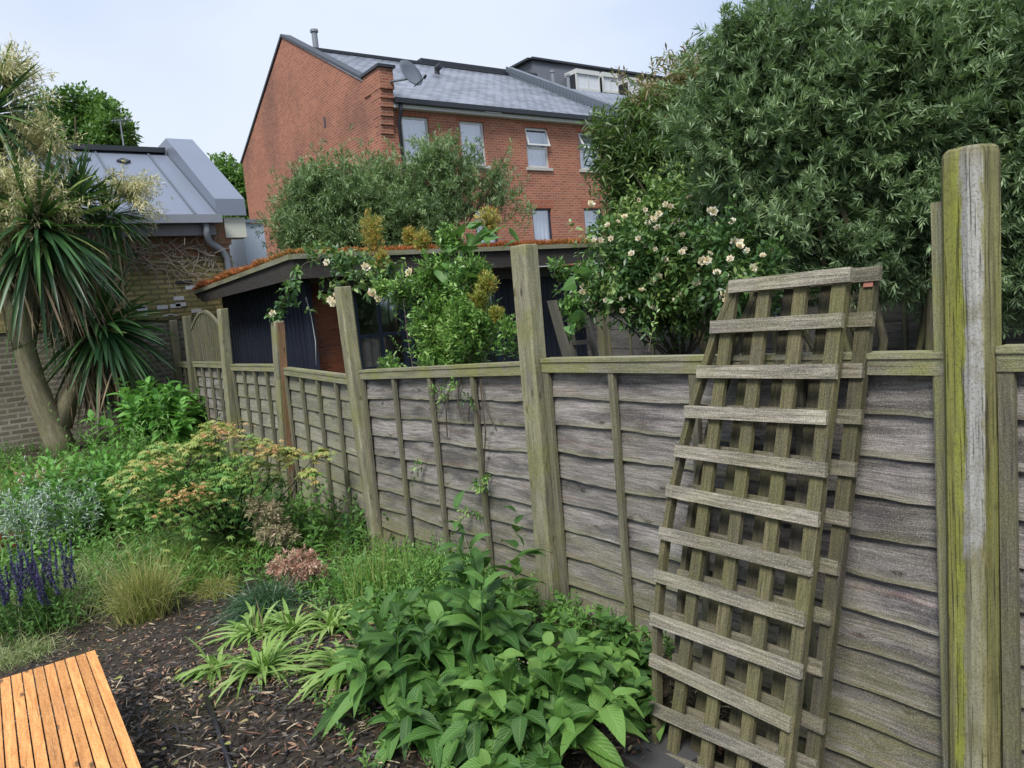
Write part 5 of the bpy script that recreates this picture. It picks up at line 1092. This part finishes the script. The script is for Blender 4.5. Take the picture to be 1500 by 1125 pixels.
perennial('silver_plant', (70, 800), 170, .66, 30, .05, .009, L_SILV, 'silvery feathery plant behind the purple flower spikes', 'plant', 'lance', .24, lean=.35, tap=.1)
perennial('silver_plant', (110, 720), 26, .55, 20, .05, .006, L_SILV, 'thin wispy silver stems beside the palm foot', 'plant', 'lance', .2, lean=.2, tap=.1)
# red strap leaved plant
base = G(50, 730); t_ = plant('red_strap_plant', base, 'reddish strap leaved plant beneath the cabbage palm', 'plant'); c = Cloud(); D = unit(rng.normal(0, 1, (60, 3)) * [.7, .7, .1] + [0, 0, .8]); c.add(base, D, rng.uniform(.3, .6, 60), .035, .2, 6, 'strap', .3); c.build('leaves', L_RED, t_)
base = G(95, 715); t_ = plant('red_strap_plant', base, 'yellowish strap leaved plant between the red one and the palm trunk', 'plant'); c = Cloud(); D = unit(rng.normal(0, 1, (70, 3)) * [.5, .5, .1] + [0, 0, .9]); c.add(base, D, rng.uniform(.25, .5, 70), .025, .2, 6, 'strap', .3); c.build('leaves', L_TUFT, t_)
# salvia
t_, base = perennial('purple_salvia', (60, 925), 100, .42, 16, .055, .02, L_COM, 'salvia with dark purple flower spikes at the left edge', 'plant', 'ovate', .15, lean=.3)
c = Cloud(); n = 70
B_ = base + np.stack([rng.normal(-.06, .16, n), rng.normal(.05, .13, n), rng.uniform(.2, .34, n)], -1)
for k in range(n):
    d = unit(np.array([rng.normal(0, .14), rng.normal(0, .14), 1])); L_ = random.uniform(.14, .26); m_ = 130; t = np.sort(rng.random(m_)); P = B_[k] + d * (L_ * t)[:, None] + [0, 0, 0]
    q = rdir(m_); c.add(P, q + [0, 0, .5], .017 * (1.2 - t * .7), .009, 0, 2, 'lance', 0)
c.build('flower_spikes', L_PURP, t_)
# small red low plant by salvia
base = G(8, 815); t_ = plant('red_sedum_plant', base, 'low red leaved plant at the left edge behind the salvia', 'plant'); c = Cloud(); P, D = tips([(base + [0, 0, .12], (.16, .16, .1))], 220, .6); sprays(c, P, D, 7, .03, .012, .03); c.build('leaves', L_SEDUM, t_)

# ---- comfrey and broad leaved weeds in the foreground
def broad(q, n, H_, Lf, Wf, nl, mat, label, lean=.5, rad=.08, prof='ovate', dirn=(0, 0), tap=.55, bend=.25, spread=1.15):
    base = G(*q); t_ = plant('broad_leaved_plant', base, label, 'plant', None); c = Cloud(); s_ = Cloud(); B_ = base + rng.normal(0, rad, (n, 3)) * [1, 1, 0]
    stemmy(c, s_, B_, unit(rng.normal(0, 1, (n, 3)) * [lean, lean, .1] + [dirn[0], dirn[1], 1]), H_ * rng.uniform(.55, 1.1, n), nl, Lf, Wf, .10, bend, spread, .42, prof, 8, .32, tap, .010, None, .16, .035)
    c.build('leaves', mat, t_); s_.build('stems', L_WEED, t_); return base
broad((600, 1010), 12, .50, .28, .075, 10, L_COM, 'dark broad leaved comfrey at the left of the foreground clump', .45, .08, dirn=(-.1, 0))
broad((685, 1000), 14, .62, .34, .11, 10, L_COM, 'tallest comfrey with long drooping leaves in the middle of the foreground clump', .42, .08)
broad((735, 950), 5, .92, .28, .085, 9, L_COM, 'upright comfrey stem reaching up the fence near the middle post', .16, .04)
broad((660, 1060), 9, .30, .28, .09, 8, L_COM, 'low comfrey leaves hanging over the dark mulch', .6, .08, dirn=(-.2, -.2))
broad((800, 1070), 13, .50, .24, .11, 9, L_COM2, 'light green broad leaved plant at the front of the foreground clump', .5, .09)
broad((770, 1115), 8, .30, .21, .10, 7, L_COM2, 'lowest light green plant at the bottom edge', .6, .08)
broad((870, 1040), 13, .46, .18, .09, 10, L_COM2, 'light green plant with small pale flower buds beside the trellis', .45, .10)
broad((905, 985), 12, .34, .13, .075, 12, L_COM, 'small leaved green weed between the fence and the trellis', .4, .10)
broad((940, 1040), 8, .36, .15, .08, 9, L_COM2, 'green leaves growing behind the foot of the trellis', .3, .08, dirn=(.0, .1))
broad((560, 965), 9, .34, .15, .05, 10, L_COM, 'green leafy weed beside the leaning strap leaved clump', .4, .07)
# small leaved weeds at the foot of the foreground clump and along the fence
c = Cloud(); s_ = Cloud()
for q, n, H_ in (((560, 1040), 16, .16), ((620, 1085), 20, .14), ((700, 1105), 22, .16), ((600, 880), 40, .30), ((660, 880), 44, .32), ((640, 840), 40, .3), ((560, 860), 40, .28), ((740, 900), 30, .3), ((850, 930), 30, .25), ((900, 950), 24, .25), ((520, 880), 40, .26), ((590, 930), 34, .30), ((480, 870), 30, .22)):
    base = G(*q); B_ = base + rng.normal(0, .12, (n, 3)) * [1, 1, 0]; B_[:, 2] = gz(B_[:, 0], B_[:, 1]); stemmy(c, s_, B_, unit(rng.normal(0, .4, (n, 3)) + [0, 0, 1]), H_ * rng.uniform(.6, 1.1, n), 16, .05, .014, .1, .2, 1., .2, 'lance', 3, .2, .4, .004)
o = tag(c.build('fence_foot_weeds', L_WEED), 'small leaved weeds along the foot of the near fence panels', 'weeds', kind='stuff'); tag(s_.build('stems', L_WEED, o), kind='stuff')
c = Cloud()
for q in ((762, 975), (720, 1005), (845, 1000), (905, 1010)):
    p = hd(q[0], q[1], 2.75); c.add(p + rng.normal(0, .016, (14, 3)), rdir(14) - [0, 0, .5], .013, .006, 0, 2, 'lance')
o = tag(c.build('pale_flower_buds', PETAL), 'tiny hanging cream buds of the foreground comfrey', 'flower buds', kind='stuff')
# tall grass stems by the fence
g_ = G(560, 880); grass_tuft('tall_grass', g_, 160, .42, .005, L_GRASS, 'thin upright grass stems near the foot of the leaning post', 'grass', (.0, .2), .16, .12)
print('faces', sum(len(o.data.polygons) for o in bpy.data.objects if o.type == 'MESH'))
